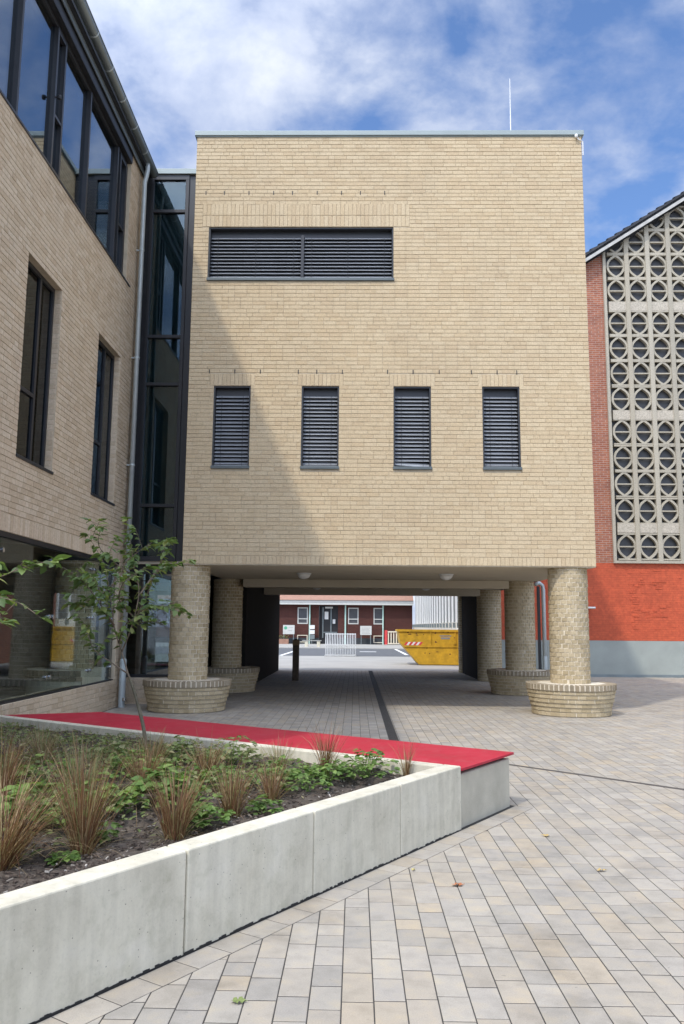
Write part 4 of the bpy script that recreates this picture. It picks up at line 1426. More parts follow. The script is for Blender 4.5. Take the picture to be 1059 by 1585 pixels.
# soil as a rough sheet
bm = bmesh.new()
NX, NY = 90, 110
sv = {}
for i in range(NX + 1):
    for j in range(NY + 1):
        s_ = -0.10 - i * 7.3 / NX; t_2 = PT - 0.01 + j * 6.5 / NY
        p = pl(s_, t_2)
        sv[i, j] = bm.verts.new((p[0], p[1], SOIL + 0.03 * math.sin(p[0] * 5.1 + 1) * math.cos(p[1] * 4.3) + random.uniform(-0.016, 0.016) + 0.03 * min(1, t_2 / 2)))
for i in range(NX):
    for j in range(NY):
        c = sv[i, j].co
        if c.x > -4.72:
            bm.faces.new((sv[i, j], sv[i + 1, j], sv[i + 1, j + 1], sv[i, j + 1]))
for v_ in [q for q in bm.verts if not q.link_faces]:
    bm.verts.remove(v_)
bmesh.ops.recalc_face_normals(bm, faces=bm.faces[:])
me = bpy.data.meshes.new('soil'); bm.to_mesh(me); bm.free(); me.materials.append(MAT['soil'])
so = bpy.data.objects.new('soil', me); COL.objects.link(so); so.parent = planter; so.matrix_parent_inverse = base_inverse(planter); so['kind'] = 'stuff'


def soil_z(p):
    q = np.array(p[:2]) - E0
    t = float(q @ V2)
    return SOIL + 0.03 * math.sin(p[0] * 5.1 + 1) * math.cos(p[1] * 4.3) + 0.03 * min(1, t / 2)


mb = MB()
rm = random.Random(9)
for k in range(15000):
    s_ = -0.15 - rm.random() ** 0.8 * 5.5; t = PT + 0.02 + rm.random() ** 1.4 * 5.5
    p = pl(s_, t)
    if p[0] < -4.5 or p[1] < 1.5:
        continue
    a = rm.uniform(0, math.pi); L = rm.uniform(0.004, 0.016); W = rm.uniform(0.002, 0.005); H = rm.uniform(0.002, 0.004)
    tilt = rm.uniform(-0.4, 0.4)
    mb.obox((p[0], p[1], soil_z(p) + rm.uniform(0.0, 0.016)), (L * math.cos(a), L * math.sin(a), L * tilt), (-W * math.sin(a), W * math.cos(a), 0), (0, 0, H))
mb.build('mulch_chips', MAT['mulch'], planter, kind='stuff')

bench = thing('red_bench', 'long red topped concrete bench running behind the planter', 'bench', (*pl(0.55, 3), 0))
BW = 1.085
m = quad_prism(pl(0.014, 0.03), pl(BW - 0.01, 0.03), pl(BW - 0.01, 1.10), pl(0.014, 1.10), -0.02, 0.425); m.build('end_block', MAT['concrete_grey'], bench, bevel=0.016)
m = quad_prism(pl(0.008, 1.112), pl(BW - 0.02, 1.112), pl(BW - 0.02, 5.9), pl(0.008, 6.5), -0.02, 0.42); m.build('base', MAT['concrete'], bench, bevel=0.006)
m = quad_prism(pl(0.05, 0.07), pl(BW - 0.06, 0.07), pl(BW - 0.06, 5.85), pl(0.05, 6.45), 0.42, 0.455); m.build('support_frame', MAT['black'], bench)
seg = [0.0, 2.2, 4.4]
for a, b in ((0.0, 2.3), (2.306, 4.6)):
    m = quad_prism(pl(0.0, a), pl(BW + 0.025, a), pl(BW + 0.025, b - 0.0), pl(0.0, b), 0.456, 0.478); m.build('seat_panel', MAT['red'], bench, bevel=0.003)
m = quad_prism(pl(0.0, 4.606), pl(BW + 0.025, 4.606), pl(BW + 0.025, 5.78), pl(0.0, 6.5), 0.456, 0.478); m.build('seat_panel', MAT['red'], bench, bevel=0.003)
# black sealing felt at the planter foot with a ragged edge
mb = MB()
k = 0.9
while k > -6:
    w = rm.uniform(0.012, 0.035); h = rm.uniform(0.004, 0.016) if k < -0.2 else rm.uniform(0.004, 0.008)
    a = pl(k, -0.004); b = pl(k - w, -0.004); c = pl(k - w, 0.001); d = pl(k, 0.001)
    mb.prism([a, b, c, d], -0.005, h * (1.0 if k < 0 else 0.5))
    k -= w
mb.build('sealing_felt', MAT['black'], planter, kind='stuff')

# ================================================================ PLANTS


def blade(mb, p, ang, lean, L, w, droop, rnd, n=5):
    """one arching grass blade as a narrow folded strip"""
    d = np.array([math.cos(ang), math.sin(ang), 0.0])
    side = np.array([-d[1], d[0], 0.0])
    tw = rnd.uniform(-0.8, 0.8)
    side = side * math.cos(tw) + d * math.sin(tw)
    q = np.array(p, float); th = lean
    v = []
    for i in range(n + 1):
        t = i / n
        ww = w * (1 - t ** 2.5) + 0.0004
        v += [tuple(q - side * ww), tuple(q + side * ww)]
        q = q + (L / n) * (math.sin(th) * d + math.cos(th) * np.array([0, 0, 1.0]))
        th += droop / n
    mb.add(v, [(2 * i, 2 * i + 1, 2 * i + 3, 2 * i + 2) for i in range(n)])


def tuft(x, y, h, n, label, spread=0.30, base_r=0.045, mat='sedge', lean=None):
    p0 = (x, y, soil_z((x, y)) - 0.01)
    t = thing('grass_tuft', label, 'ornamental grass', p0, 'ornamental grasses in the planter')
    rg = random.Random(int(x * 977 + y * 613))
    n = int(n * 0.8)
    mb = MB()
    for k in range(n):
        a = rg.uniform(0, 2 * math.pi); r = base_r * math.sqrt(rg.random())
        L = h * rg.uniform(0.62, 1.12) * (1.3 if rg.random() < 0.07 else 1.0)
        le = abs(rg.gauss(0, spread)) * 0.9 + 0.04
        aa = a + rg.uniform(-0.5, 0.5)
        if lean and rg.random() < 0.75:
            aa = lean[0] + rg.gauss(0, 0.7); le = abs(rg.gauss(lean[1], 0.2))
        dr = rg.uniform(0.05, 0.7) if rg.random() < 0.8 else rg.uniform(0.8, 2.0)
        blade(mb, (x + r * math.cos(a), y + r * math.sin(a), p0[2]), aa, le, L, rg.uniform(0.0011, 0.0023), dr, rg)
    mb.build('blades', MAT[mat], t)
    mb = MB()
    for k in range(n // 4):
        a = rg.uniform(0, 2 * math.pi); r = base_r * 1.1 * math.sqrt(rg.random())
        blade(mb, (x + r * math.cos(a), y + r * math.sin(a), p0[2]), a, rg.uniform(0.4, 1.2), h * rg.uniform(0.3, 0.7), 0.0014, rg.uniform(0.5, 1.6), rg)
    mb.build('dry_blades', MAT['tan_blades'], t)


tuft(-1.47, 4.62, 0.54, 300, 'tallest upright rusty grass tuft close behind the front planter wall', 0.20, 0.05)
tuft(-1.82, 4.40, 0.56, 340, 'leaning tan and green grass tuft at the left picture edge by the front wall', 0.3, 0.06, lean=(0.4, 0.5))
tuft(-1.06, 5.04, 0.42, 300, 'dense rusty brown tuft over the joint of two front wall panels', 0.19, 0.055)
tuft(-0.80, 5.54, 0.36, 260, 'short rusty tuft next to the dense brown tuft, right of it', 0.24, 0.055)
tuft(-0.60, 6.12, 0.30, 170, 'low spreading brown tuft by the bare mulch patch near the front wall', 0.4, 0.05)
tuft(-1.55, 6.22, 0.38, 220, 'brown tuft at the foot of the young tree trunk', 0.3, 0.05)
tuft(-0.24, 6.98, 0.44, 150, 'upright reddish tuft standing against the red seat', 0.17, 0.03)
tuft(0.43, 7.02, 0.30, 70, 'thin sparse tuft in the pointed corner of the planter', 0.16, 0.02)
tuft(-1.92, 5.9, 0.42, 240, 'loose tan tuft behind the tallest rusty tuft', 0.35, 0.06, 'tan_blades')
tuft(-1.18, 6.75, 0.34, 220, 'fine brown tuft between the tree and the red seat', 0.3, 0.05)
tuft(-2.35, 5.6, 0.48, 320, 'broad rusty tuft above the leaning tuft at the left picture edge', 0.28, 0.06)
tuft(-0.62, 6.95, 0.30, 160, 'greenish tan tuft before the red seat, left of the upright reddish tuft', 0.3, 0.04, 'tan_blades')
tuft(-2.75, 7.4, 0.36, 240, 'pale seedy tuft far back beside the rear planter wall', 0.4, 0.06, 'tan_blades')
tuft(-1.75, 7.3, 0.36, 200, 'pale tuft just behind the young tree', 0.4, 0.06, 'tan_blades')


def leaf_poly(L, W, fold=0.18, tip=0.06, lobes=False):
    """leaf along +X with a folded midrib; returns verts, faces"""
    prof = [(0.0, 0.02), (0.18, 0.62), (0.42, 1.0), (0.68, 0.82), (0.88, 0.38), (1.0, 0.02)]
    v = []; f = []
    for (t, w) in prof:
        z = -tip * (t ** 2) * L
        if lobes:
            w = w * (1.0 if int(t * 10) % 2 else 0.86)
        v += [(t * L, -w * W / 2, z + fold * w * W / 2), (t * L, 0, z), (t * L, w * W / 2, z + fold * w * W / 2)]
    for i in range(len(prof) - 1):
        f += [(3 * i, 3 * i + 3, 3 * i + 4, 3 * i + 1), (3 * i + 1, 3 * i + 4, 3 * i + 5, 3 * i + 2)]
    return v, f


def leaf_matrix(p, yaw, pitch, roll, sc=1.0):
    return Matrix.Translation(p) @ Matrix.Rotation(yaw, 4, 'Z') @ Matrix.Rotation(-pitch, 4, 'Y') @ Matrix.Rotation(roll, 4, 'X') @ Matrix.Scale(sc, 4)


def add_leaf(mb, M4, L, W, fold=0.2, tip=0.15):
    v, f = leaf_poly(L, W, fold, tip)
    mb.add([tuple(M4 @ Vector(q)) for q in v], f)


def herb(x, y, r, h, n, leaf, label, mat='herb'):
    z0 = soil_z((x, y))
    t = thing('leafy_plant', label, 'leafy plant', (x, y, z0), 'leafy green plants in the planter')
    rg = random.Random(int(x * 431 + y * 877))
    n = int(n * 1.8); r = r * 1.25; h = h * 1.2
    st = MB(); mb = MB()
    for k in range(n):
        a = rg.uniform(0, 2 * math.pi); q = r * math.sqrt(rg.random())
        zz_ = z0 + h * (1 - 0.6 * (q / r) ** 2) * rg.uniform(0.35, 1.05)
        p = Vector((x + q * math.cos(a), y + q * math.sin(a), zz_))
        if k % 3 == 0:
            st.tube([(x + rg.uniform(-.02, .02), y + rg.uniform(-.02, .02), z0 - 0.01), ((x + p.x) / 2, (y + p.y) / 2, (z0 + zz_) / 2 + 0.02), tuple(p)], 0.002, 4, cap=False)
        for j in range(3):
            M4 = leaf_matrix(p, a + (j - 1) * 1.1 + rg.uniform(-.3, .3), rg.uniform(-0.35, 0.35), rg.uniform(-.4, .4))
            L = leaf * rg.uniform(0.6, 1.15)
            add_leaf(mb, M4, L, L * rg.uniform(0.62, 0.85))
    st.build('stems', MAT['herb'], t)
    mb.build('foliage', MAT[mat], t)


herb(-1.30, 5.75, 0.17, 0.20, 34, 0.085, 'broad leaved bright green plant between two rusty tufts below the tree')
herb(-0.93, 5.32, 0.13, 0.15, 34, 0.055, 'low leafy plant filling the gap between the dense and the short rusty tufts')
herb(-0.62, 5.72, 0.10, 0.10, 20, 0.05, 'small green plant hugging the front wall below the short rusty tuft')
herb(0.10, 6.95, 0.20, 0.20, 60, 0.05, 'bushy bright green plant before the red seat near the planter corner')
herb(-0.20, 6.72, 0.15, 0.15, 40, 0.05, 'green plant at the foot of the upright reddish tuft')
herb(-0.55, 6.72, 0.17, 0.14, 40, 0.05, 'green plant left of the upright reddish tuft')
herb(-1.42, 4.86, 0.06, 0.10, 12, 0.05, 'tiny bright green seedling behind the tallest rusty tuft')
herb(-1.52, 4.50, 0.05, 0.05, 9, 0.05, 'little green rosette on the mulch at the front wall')
herb(-1.08, 5.28, 0.10, 0.06, 16, 0.04, 'sparse low seedling on the mulch between the tall and dense tufts')
herb(-1.98, 5.0, 0.12, 0.22, 16, 0.10, 'large leaved plant at the left picture edge between two grass tufts')
herb(-1.62, 5.4, 0.14, 0.22, 26, 0.07, 'green plant behind the tallest rusty tuft, with leaves among its blades')
herb(-2.9, 6.6, 0.30, 0.16, 60, 0.06, 'dull green spreading plant at the left rear of the planter', 'dull_herb')
herb(-2.1, 7.3, 0.25, 0.18, 55, 0.06, 'dull green plant left of the tree trunk', 'dull_herb')
herb(-1.75, 6.65, 0.2, 0.18, 34, 0.06, 'green plant just left of the brown tuft at the tree foot')
herb(-1.35, 6.4, 0.2, 0.18, 36, 0.06, 'green plant just right of the brown tuft at the tree foot')
herb(-0.95, 6.35, 0.2, 0.16, 36, 0.055, 'green plant behind the short rusty tuft in mid planter')
herb(-2.3, 6.3, 0.25, 0.2, 40, 0.065, 'green plant behind the broad rusty tuft on the left')
herb(-2.05, 5.45, 0.14, 0.2, 22, 0.08, 'green leafy plant among the blades of the broad rusty tuft')
herb(-0.35, 6.35, 0.14, 0.12, 26, 0.05, 'small green plant at the front wall, right of the low spreading brown tuft')
herb(-1.75, 5.05, 0.14, 0.16, 20, 0.06, 'pale green plant on the mulch left of the tallest rusty tuft')
herb(-1.05, 7.25, 0.22, 0.2, 46, 0.055, 'green plant against the rear planter wall in the middle', 'dull_herb')
herb(-1.55, 7.55, 0.22, 0.2, 46, 0.055, 'green plant against the rear planter wall right of the tree', 'dull_herb')
# low growth too dense to count
rg = random.Random(21)
gc = MB()
for k in range(15000):
    s_ = -0.2 - rg.random() * 4.2; t = 0.6 + rg.random() * 5.4
    p = pl(s_, t)
    if p[0] < -4.5 or p[1] < 3.2:
        continue
    near_rear = s_ / -4.2
    dens = 0.5 + 0.5 * math.sin(p[0] * 3.1 + 0.7) * math.sin(p[1] * 2.7)
    keep = (1.0 if s_ > -2.2 else 0.8) * (0.35 + 0.65 * dens) * min(1, max(0.0, (t - 0.55) / 0.9))
    if rg.random() > keep:
        continue
    L = rg.uniform(0.03, 0.06)
    add_leaf(gc, leaf_matrix(Vector((p[0], p[1], soil_z(p) + rg.uniform(0.01, (0.10 + 0.10 * dens) * min(1.0, max(0.3, (-s_ - 0.1) / 1.6))))), rg.uniform(0, 6.28), rg.uniform(-0.4, 0.6), rg.uniform(-.6, .6)), L, L * rg.uniform(0.35, 0.7))
g1 = gc.build('ground_cover', MAT['dull_herb']); tag(g1, 'low dull green ground cover at the back of the planter', 'ground cover', kind='stuff')
gg = MB()
for k in range(5200):
    s_ = -0.2 - rg.random() * 4.6; t = 0.9 + rg.random() * 5.3
    p = pl(s_, t)
    if p[0] < -4.5 or p[1] < 3.2:
        continue
    if rg.random() > (0.9 if s_ > -2.2 else 0.5) * min(1, max(0.05, (t - 0.7) / 1.4)):
        continue
    blade(gg, (p[0], p[1], soil_z(p)), rg.uniform(0, 6.28), rg.uniform(0.05, 0.5), rg.uniform(0.10, 0.30) * min(1.0, max(0.4, (-s_ - 0.1) / 1.6)), 0.0016, rg.uniform(0.2, 1.4), rg, 4)
g2 = gg.build('thin_grass', MAT['tan_blades']); tag(g2, 'thin straw coloured grass growing between the planter plants', 'grass', kind='stuff')

# young trees
leaf_meshes = []
for (L, W) in ((0.105, 0.056), (0.09, 0.05), (0.07, 0.042)):
    m1 = MB(); v, f = leaf_poly(L, W, 0.22, 0.22); m1.add(v, f); leaf_meshes.append(m1.mesh('leaf', MAT['tree_leaf'], smooth=True))


def spline(pts, n=6):
    pts = [np.array(p, float) for p in pts]
    out = []
    for i in range(len(pts) - 1):
        p0 = pts[max(i - 1, 0)]; p1 = pts[i]; p2 = pts[i + 1]; p3 = pts[min(i + 2, len(pts) - 1)]
        for k in range(n):
            t = k / n
            out.append(0.5 * ((2 * p1) + (-p0 + p2) * t + (2 * p0 - 5 * p1 + 4 * p2 - p3) * t * t + (-p0 + 3 * p1 - 3 * p2 + p3) * t ** 3))
    out.append(pts[-1])
    return out


def young_tree(trunk, branches, label, seed, scale=1.0, leaf_gap=0.055):
    t = thing('young_tree', label, 'tree', tuple(trunk[0]), 'young trees in the planter')
    rg = random.Random(seed)
    pts = spline(trunk)
    mb = MB(); n = len(pts)
    mb.tube(pts, [0.022 * scale * (1 - 0.58 * i / n) for i in range(n)], 8); mb.build('trunk', MAT['bark'], t, smooth=True)
    for br in branches:
        pts = spline(br, 7); n = len(pts)
        mb = MB(); mb.tube(pts, [max(0.0018, 0.0085 * scale * (1 - 0.85 * i / n)) for i in range(n)], 6)
        b = mb.build('branch', MAT['twig'], t, smooth=True)
        # side twigs, then leaves alternating along every twig with a cluster at its tip
        lines = [(pts, 0.22)]
        for q in range(4):
            i0 = rg.randint(int(n * 0.35), n - 3)
            d = pts[i0 + 1] - pts[i0 - 1]; d = d / np.linalg.norm(d)
            a = rg.uniform(0, 6.28)
            dv = d * 0.6 + np.array([math.cos(a), math.sin(a), rg.uniform(-0.15, 0.6)]) * 0.75
            dv = dv / np.linalg.norm(dv) * rg.uniform(0.12, 0.26) * scale
            tw = spline([pts[i0], pts[i0] + dv * 0.5 + np.array([0, 0, 0.012]), pts[i0] + dv], 5)
            m2 = MB(); m2.tube(tw, [max(0.0013, 0.003 * scale * (1 - 0.7 * i / len(tw))) for i in range(len(tw))], 5)
            m2.build('twig', MAT['twig'], b, smooth=True)
            lines.append((tw, 0.15))
        for (ln_pts, bare) in lines:
            n2 = len(ln_pts); acc = 0; side = 1; run = 0
            total = sum(np.linalg.norm(ln_pts[i + 1] - ln_pts[i]) for i in range(n2 - 1))
            for i in range(n2 - 1):
                seg_ = ln_pts[i + 1] - ln_pts[i]; ln = np.linalg.norm(seg_); run += ln
                if run < bare * total:
                    continue
                acc += ln
                while acc > leaf_gap:
                    acc -= leaf_gap
                    d = seg_ / (ln + 1e-9)
                    yaw = math.atan2(d[1], d[0]) + side * rg.uniform(0.5, 1.3)
                    side = -side
                    p = ln_pts[i] + seg_ * rg.random()
                    put_piece('leaf', rg.choice(leaf_meshes), b, leaf_matrix(Vector(p), yaw, rg.uniform(-0.75, 0.5), rg.uniform(-.8, .8), rg.uniform(0.55, 1.15) * scale))
            for j in range(4):
                d = ln_pts[-1] - ln_pts[-3]
                yaw = math.atan2(d[1], d[0]) + (j - 1.5) * 0.6
                put_piece('leaf', rg.choice(leaf_meshes), b, leaf_matrix(Vector(ln_pts[-1]), yaw, rg.uniform(-0.5, 0.5), rg.uniform(-.5, .5), rg.uniform(0.6, 1.1) * scale))


TY = 7.9
tr = [(-1.96, TY, 0.36), (-1.985, TY, 0.62), (-2.057, TY + 0.02, 0.86), (-2.117, TY, 1.05), (-2.17, TY + 0.02, 1.16)]
f0 = tr[-1]
br = [
    [f0, (-2.32, TY - 0.05, 1.27), (-2.48, TY - 0.1, 1.40), (-2.55, TY - 0.12, 1.60), (-2.62, TY - 0.2, 1.72)],
    [(-2.15, TY, 1.12), (-2.26, TY + 0.1, 1.36), (-2.36, TY + 0.15, 1.60), (-2.45, TY + 0.25, 1.95), (-2.55, TY + 0.3, 2.25), (-2.72, TY + 0.3, 2.52)],
    [(-2.26, TY + 0.1, 1.36), (-2.15, TY + 0.05, 1.65), (-2.12, TY + 0.1, 1.95), (-2.18, TY + 0.1, 2.2), (-2.24, TY + 0.12, 2.50)],
    [(-2.15, TY + 0.05, 1.65), (-2.02, TY - 0.05, 1.85), (-1.90, TY - 0.15, 2.1), (-1.75, TY - 0.2, 2.18), (-1.68, TY - 0.2, 2.2)],
    [(-2.12, TY + 0.1, 1.75), (-1.95, TY - 0.1, 1.78), (-1.80, TY - 0.15, 1.80), (-1.64, TY - 0.2, 1.74)],
    [(-2.36, TY + 0.15, 1.60), (-2.5, TY + 0.05, 1.85), (-2.65, TY - 0.05, 2.05), (-2.85, TY - 0.15, 2.18), (-3.0, TY - 0.2, 2.16)],
    [(-2.45, TY + 0.25, 1.95), (-2.35, TY + 0.3, 2.2), (-2.22, TY + 0.35, 2.35), (-2.05, TY + 0.35, 2.47)],
    [(-2.18, TY + 0.1, 2.1), (-2.3, TY - 0.1, 2.2), (-2.42, TY - 0.25, 2.35), (-2.4, TY - 0.3, 2.52)],
    [(-2.12, TY + 0.1, 1.9), (-2.0, TY + 0.25, 2.15), (-1.95, TY + 0.3, 2.3), (-1.98, TY + 0.3, 2.42)],
    [(-2.30, TY + 0.12, 1.45), (-2.2, TY - 0.1, 1.58), (-2.1, TY - 0.22, 1.66), (-1.98, TY - 0.28, 1.62)],
    [(-2.45, TY + 0.25, 1.9), (-2.58, TY + 0.2, 2.0), (-2.7, TY + 0.1, 2.02), (-2.78, TY + 0.05, 1.9)],
    [(-2.36, TY + 0.15, 1.62), (-2.42, TY - 0.1, 1.8), (-2.35, TY - 0.25, 1.92), (-2.25, TY - 0.3, 1.95)],
    [(-2.15, TY + 0.05, 1.7), (-2.22, TY - 0.2, 1.85), (-2.15, TY - 0.35, 2.0), (-2.05, TY - 0.4, 2.05)],
    [(-2.36, TY + 0.15, 1.60), (-2.48, TY + 0.25, 1.72), (-2.6, TY + 0.2, 1.82), (-2.66, TY + 0.1, 1.78)],
]
young_tree(tr, br, 'slim young tree with a forked leaning stem in front of the downpipe', 4, 1.0, 0.025)
T2 = (-3.05, 5.25)
tr2 = [(T2[0], T2[1], 0.36), (T2[0] + 0.03, T2[1], 0.9), (T2[0] + 0.02, T2[1] + 0.02, 1.5), (T2[0] + 0.05, T2[1], 2.0)]
br2 = [
    [(T2[0] + 0.02, T2[1], 1.3), (-2.75, 5.22, 1.62), (-2.45, 5.2, 1.78), (-2.18, 5.18, 1.77), (-1.98, 5.17, 1.66)],
    [(T2[0] + 0.02, T2[1], 1.4), (-2.7, 5.3, 1.75), (-2.45, 5.32, 1.88), (-2.25, 5.3, 1.95), (-2.17, 5.3, 2.02)],
    [(-2.75, 5.22, 1.62), (-2.5, 5.1, 1.70), (-2.3, 5.02, 1.68), (-2.15, 5.0, 1.62)],
    [(T2[0] + 0.03, T2[1], 1.6), (-3.3, 5.4, 2.0), (-3.5, 5.5, 2.3)],
    [(T2[0] + 0.04, T2[1], 1.9), (-2.95, 5.1, 2.3), (-2.9, 5.0, 2.6)],
    [(T2[0] + 0.03, T2[1], 1.7), (-2.85, 5.5, 2.1), (-2.7, 5.6, 2.3)],
]
young_tree(tr2, br2, 'second young tree reaching in at the left picture edge with bright leaves', 8, 1.15, 0.042)

# ================================================================ FALLEN LEAVES
MAT['dead_leaf'] = plain('dead_leaf', (0.36, 0.13, 0.05), 0.8, var=0.3, scale=60)
MAT['yellow_leaf'] = plain('yellow_leaf', (0.5, 0.42, 0.12), 0.8, var=0.2, scale=60)
MAT['tan_leaf'] = plain('tan_leaf', (0.42, 0.30, 0.12), 0.8, var=0.2, scale=60)
MAT['green_leaf'] = plain('green_leaf', (0.16, 0.2, 0.06), 0.8, var=0.2, scale=60)


def fallen(x, y, r, mat, label, a0, seed):
    rg = random.Random(seed)
    m = MB(); v = [(0, 0, 0.012)]
    n = 16
    for k in range(n):
        a = 2 * math.pi * k / n
        rr = r * (1.0 if k % 4 == 0 else 0.78 if k % 2 == 0 else 0.55 + 0.2 * rg.random()) * (1.0 if abs(math.cos(a)) > 0.5 else 0.7)
        v.append((rr * math.cos(a), rr * math.sin(a), 0.004 + rg.uniform(0, 0.016)))
    f = [(0, 1 + k, 1 + (k + 1) % n) for k in range(n)]
    m.add(v, f)
    m.tube([(r * 0.9, 0, 0.006), (r * 1.3, r * 0.15, 0.008)], 0.0015, 5)
    me = m.mesh('fallen_leaf', MAT[mat])
    o = bpy.data.objects.new('fallen_leaf', me); COL.objects.link(o)
    o.location = (x, y, 0.001); o.rotation_euler = (0, 0, a0)
    tag(o, label, 'fallen leaf', 'leaves fallen on the paving')


fallen(0.655, 5.47, 0.042, 'dead_leaf', 'curled orange brown leaf lying alone on the pavers', 0.3, 1)
fallen(0.40, 5.78, 0.02, 'yellow_leaf', 'tiny yellow leaf close to the planter foot', 1.3, 2)
fallen(1.51, 6.75, 0.035, 'tan_leaf', 'tan leaf on the pavers beyond the bench corner, nearer the bench', 2.3, 3)
fallen(1.67, 5.83, 0.035, 'tan_leaf', 'tan leaf furthest right on the pavers', 0.2, 4)
fallen(-0.50, 3.80, 0.034, 'green_leaf', 'olive green leaf on the pavers at the bottom picture edge', 0.1, 5)

# ================================================================ FAR COURTYARD
MAT['dark_brick'] = laid_brick_mat('dark_red_brickwork', (0.085, 0.026, 0.02), (0.062, 0.019, 0.016), (0.10, 0.06, 0.05), axis='XZ')
MAT['pink_roof'] = plain('pink_tiles', (0.30, 0.165, 0.115), 0.85, var=0.12, scale=4)  # one pinkish tile colour
MAT['cream'] = plain('cream_panel', (0.62, 0.56, 0.44), 0.7, var=0.06, scale=1)
MAT['mint'] = plain('mint_pipe', (0.42, 0.60, 0.53), 0.5, var=0.05)
MAT['dark_plinth'] = plain('dark_plinth', (0.03, 0.035, 0.04), 0.8)
MAT['yellow'] = plain('skip_paint', (0.50, 0.29, 0.016), 0.5, var=0.22, scale=5)
MAT['sign_green'] = plain('sign_green', (0.08, 0.34, 0.2), 0.6)
MAT['stripe_red'] = plain('stripe_red', (0.55, 0.05, 0.05), 0.6)
MAT['timber'] = plain('bollard_timber', (0.085, 0.062, 0.04), 0.8, var=0.3, scale=15)
MAT['grey_text'] = plain('print_grey', (0.22, 0.22, 0.22), 0.8)
MAT['steel'] = plain('galvanised_steel', (0.62, 0.63, 0.62), 0.4, 0.35, var=0.08)
MAT['bench_timber'] = plain('bench_slats', (0.30, 0.30, 0.28), 0.8, var=0.2, scale=12)
FYY = 76.0
MAT['grey_glass'] = plain('grey_glass', (0.085, 0.095, 0.095), 0.3, var=0.2, scale=0.7)
fb = thing('low_building', 'low dark brick building across the courtyard with white windows', 'building', (-8, FYY, 0))
fwin = [(-5.33, -4.38, 1.86, 3.37), (-0.67, 0.29, 1.87, 3.37), (1.68, 2.62, 1.87, 3.37)]
for k in range(6):
    fwin.append((-9.6 - k * 2.6, -8.6 - k * 2.6, 1.86, 3.37))
fdoor = (-3.35, -1.6, 0.55, 3.55)
fop = [tuple(w) for w in fwin] + [fdoor]
mb = MB(); wall_with_holes(mb, -30, 5.25, 0.60, 3.62, fop, lambda m, a, b, c, d: m.box(a, b, FYY, FYY + 0.4, c, d)); mb.build('wall', MAT['dark_brick'], fb)
mb = MB(); wall_with_holes(mb, -30, 5.25, 0.05, 0.598, [(fdoor[0], fdoor[1], 0.0, 0.7)], lambda m, a, b, c, d: m.box(a, b, FYY - 0.05, FYY + 0.4, c, d)); mb.build('plinth', MAT['dark_plinth'], fb)
mb = MB(); mb.box(-30.5, 5.3, FYY - 0.75, FYY + 0.5, 3.62, 4.02); mb.build('eaves_fascia', MAT['far_white'], fb)
mb = MB(); mb.box(-30.5, 5.3, FYY - 0.76, FYY - 0.751, 3.80, 3.83); mb.build('fascia_groove', MAT['gutter'], fb)
mb = MB(); mb.add([(-30.5, FYY - 0.85, 4.03), (5.3, FYY - 0.85, 4.03), (5.3, FYY + 7, 8.2), (-30.5, FYY + 7, 8.2), (-30.5, FYY + 7, 4.0), (5.3, FYY + 7, 4.0)], [(0, 1, 2, 3), (3, 2, 5, 4), (1, 5, 2), (0, 3, 4)]); mb.build('roof', MAT['pink_roof'], fb)
for (a, b, c, d) in fwin:
    m = MB(); y0, y1 = FYY - 0.02, FYY + 0.1
    m.box(a, a + 0.09, y0, y1, c, d); m.box(b - 0.09, b, y0, y1, c, d); m.box(a + 0.09, b - 0.09, y0, y1, d - 0.09, d); m.box(a + 0.09, b - 0.09, y0, y1, c, c + 0.09); m.box(a + 0.09, b - 0.09, y0, y1, c + 0.42, c + 0.50)
    w = m.build('window', MAT['far_white'], fb)
    m = MB(); m.box(a + 0.05, b - 0.05, FYY + 0.05, FYY + 0.06, c + 0.05, d - 0.05); m.build('pane', MAT['church_glass'], w)
    if a in (-5.33, 1.68):
        m = MB(); m.box(a, a + 0.07, FYY - 0.08, FYY - 0.052, 0.18, 0.85); m.box(b - 0.07, b, FYY - 0.08, FYY - 0.052, 0.18, 0.85); m.box(a + 0.07, b - 0.07, FYY - 0.08, FYY - 0.052, 0.78, 0.85); m.box(a + 0.07, b - 0.07, FYY - 0.08, FYY - 0.052, 0.18, 0.25)
        m.build('cellar_window', MAT['cream'], fb)
m = MB(); m.box(fdoor[0], fdoor[1], FYY + 0.5, FYY + 0.55, 0.05, 3.6); dd = m.build('doorway', MAT['black'], fb)
m = MB(); m.box(-3.05, -2.95, FYY + 0.38, FYY + 0.46, 0.6, 3.4); m.box(-2.3, -2.2, FYY + 0.38, FYY + 0.46, 0.6, 3.4); m.box(-3.05, -1.7, FYY + 0.37, FYY + 0.45, 1.05, 1.15); m.build('door_frame', MAT['gutter'], dd)
m = MB(); m.box(-2.85, -2.5, FYY + 0.40, FYY + 0.42, 2.3, 3.0); m.build('door_notice', MAT['white'], dd)
m = MB(); m.box(-2.1, -1.85, FYY + 0.40, FYY + 0.42, 1.9, 2.3); m.build('door_notice', MAT['white'], dd)
m = MB(); m.box(-2.8, -2.1, FYY + 0.3, FYY + 0.4, 3.3, 3.45); m.build('door_lamp', MAT['white'], dd)
for xx in (-4.2, -0.91, 2.55, -8.2):
    m = MB(); m.tube([(xx, FYY - 0.12, 0.05), (xx, FYY - 0.12, 3.62)], 0.07, 8); m.build('downpipe', MAT['mint'], fb)


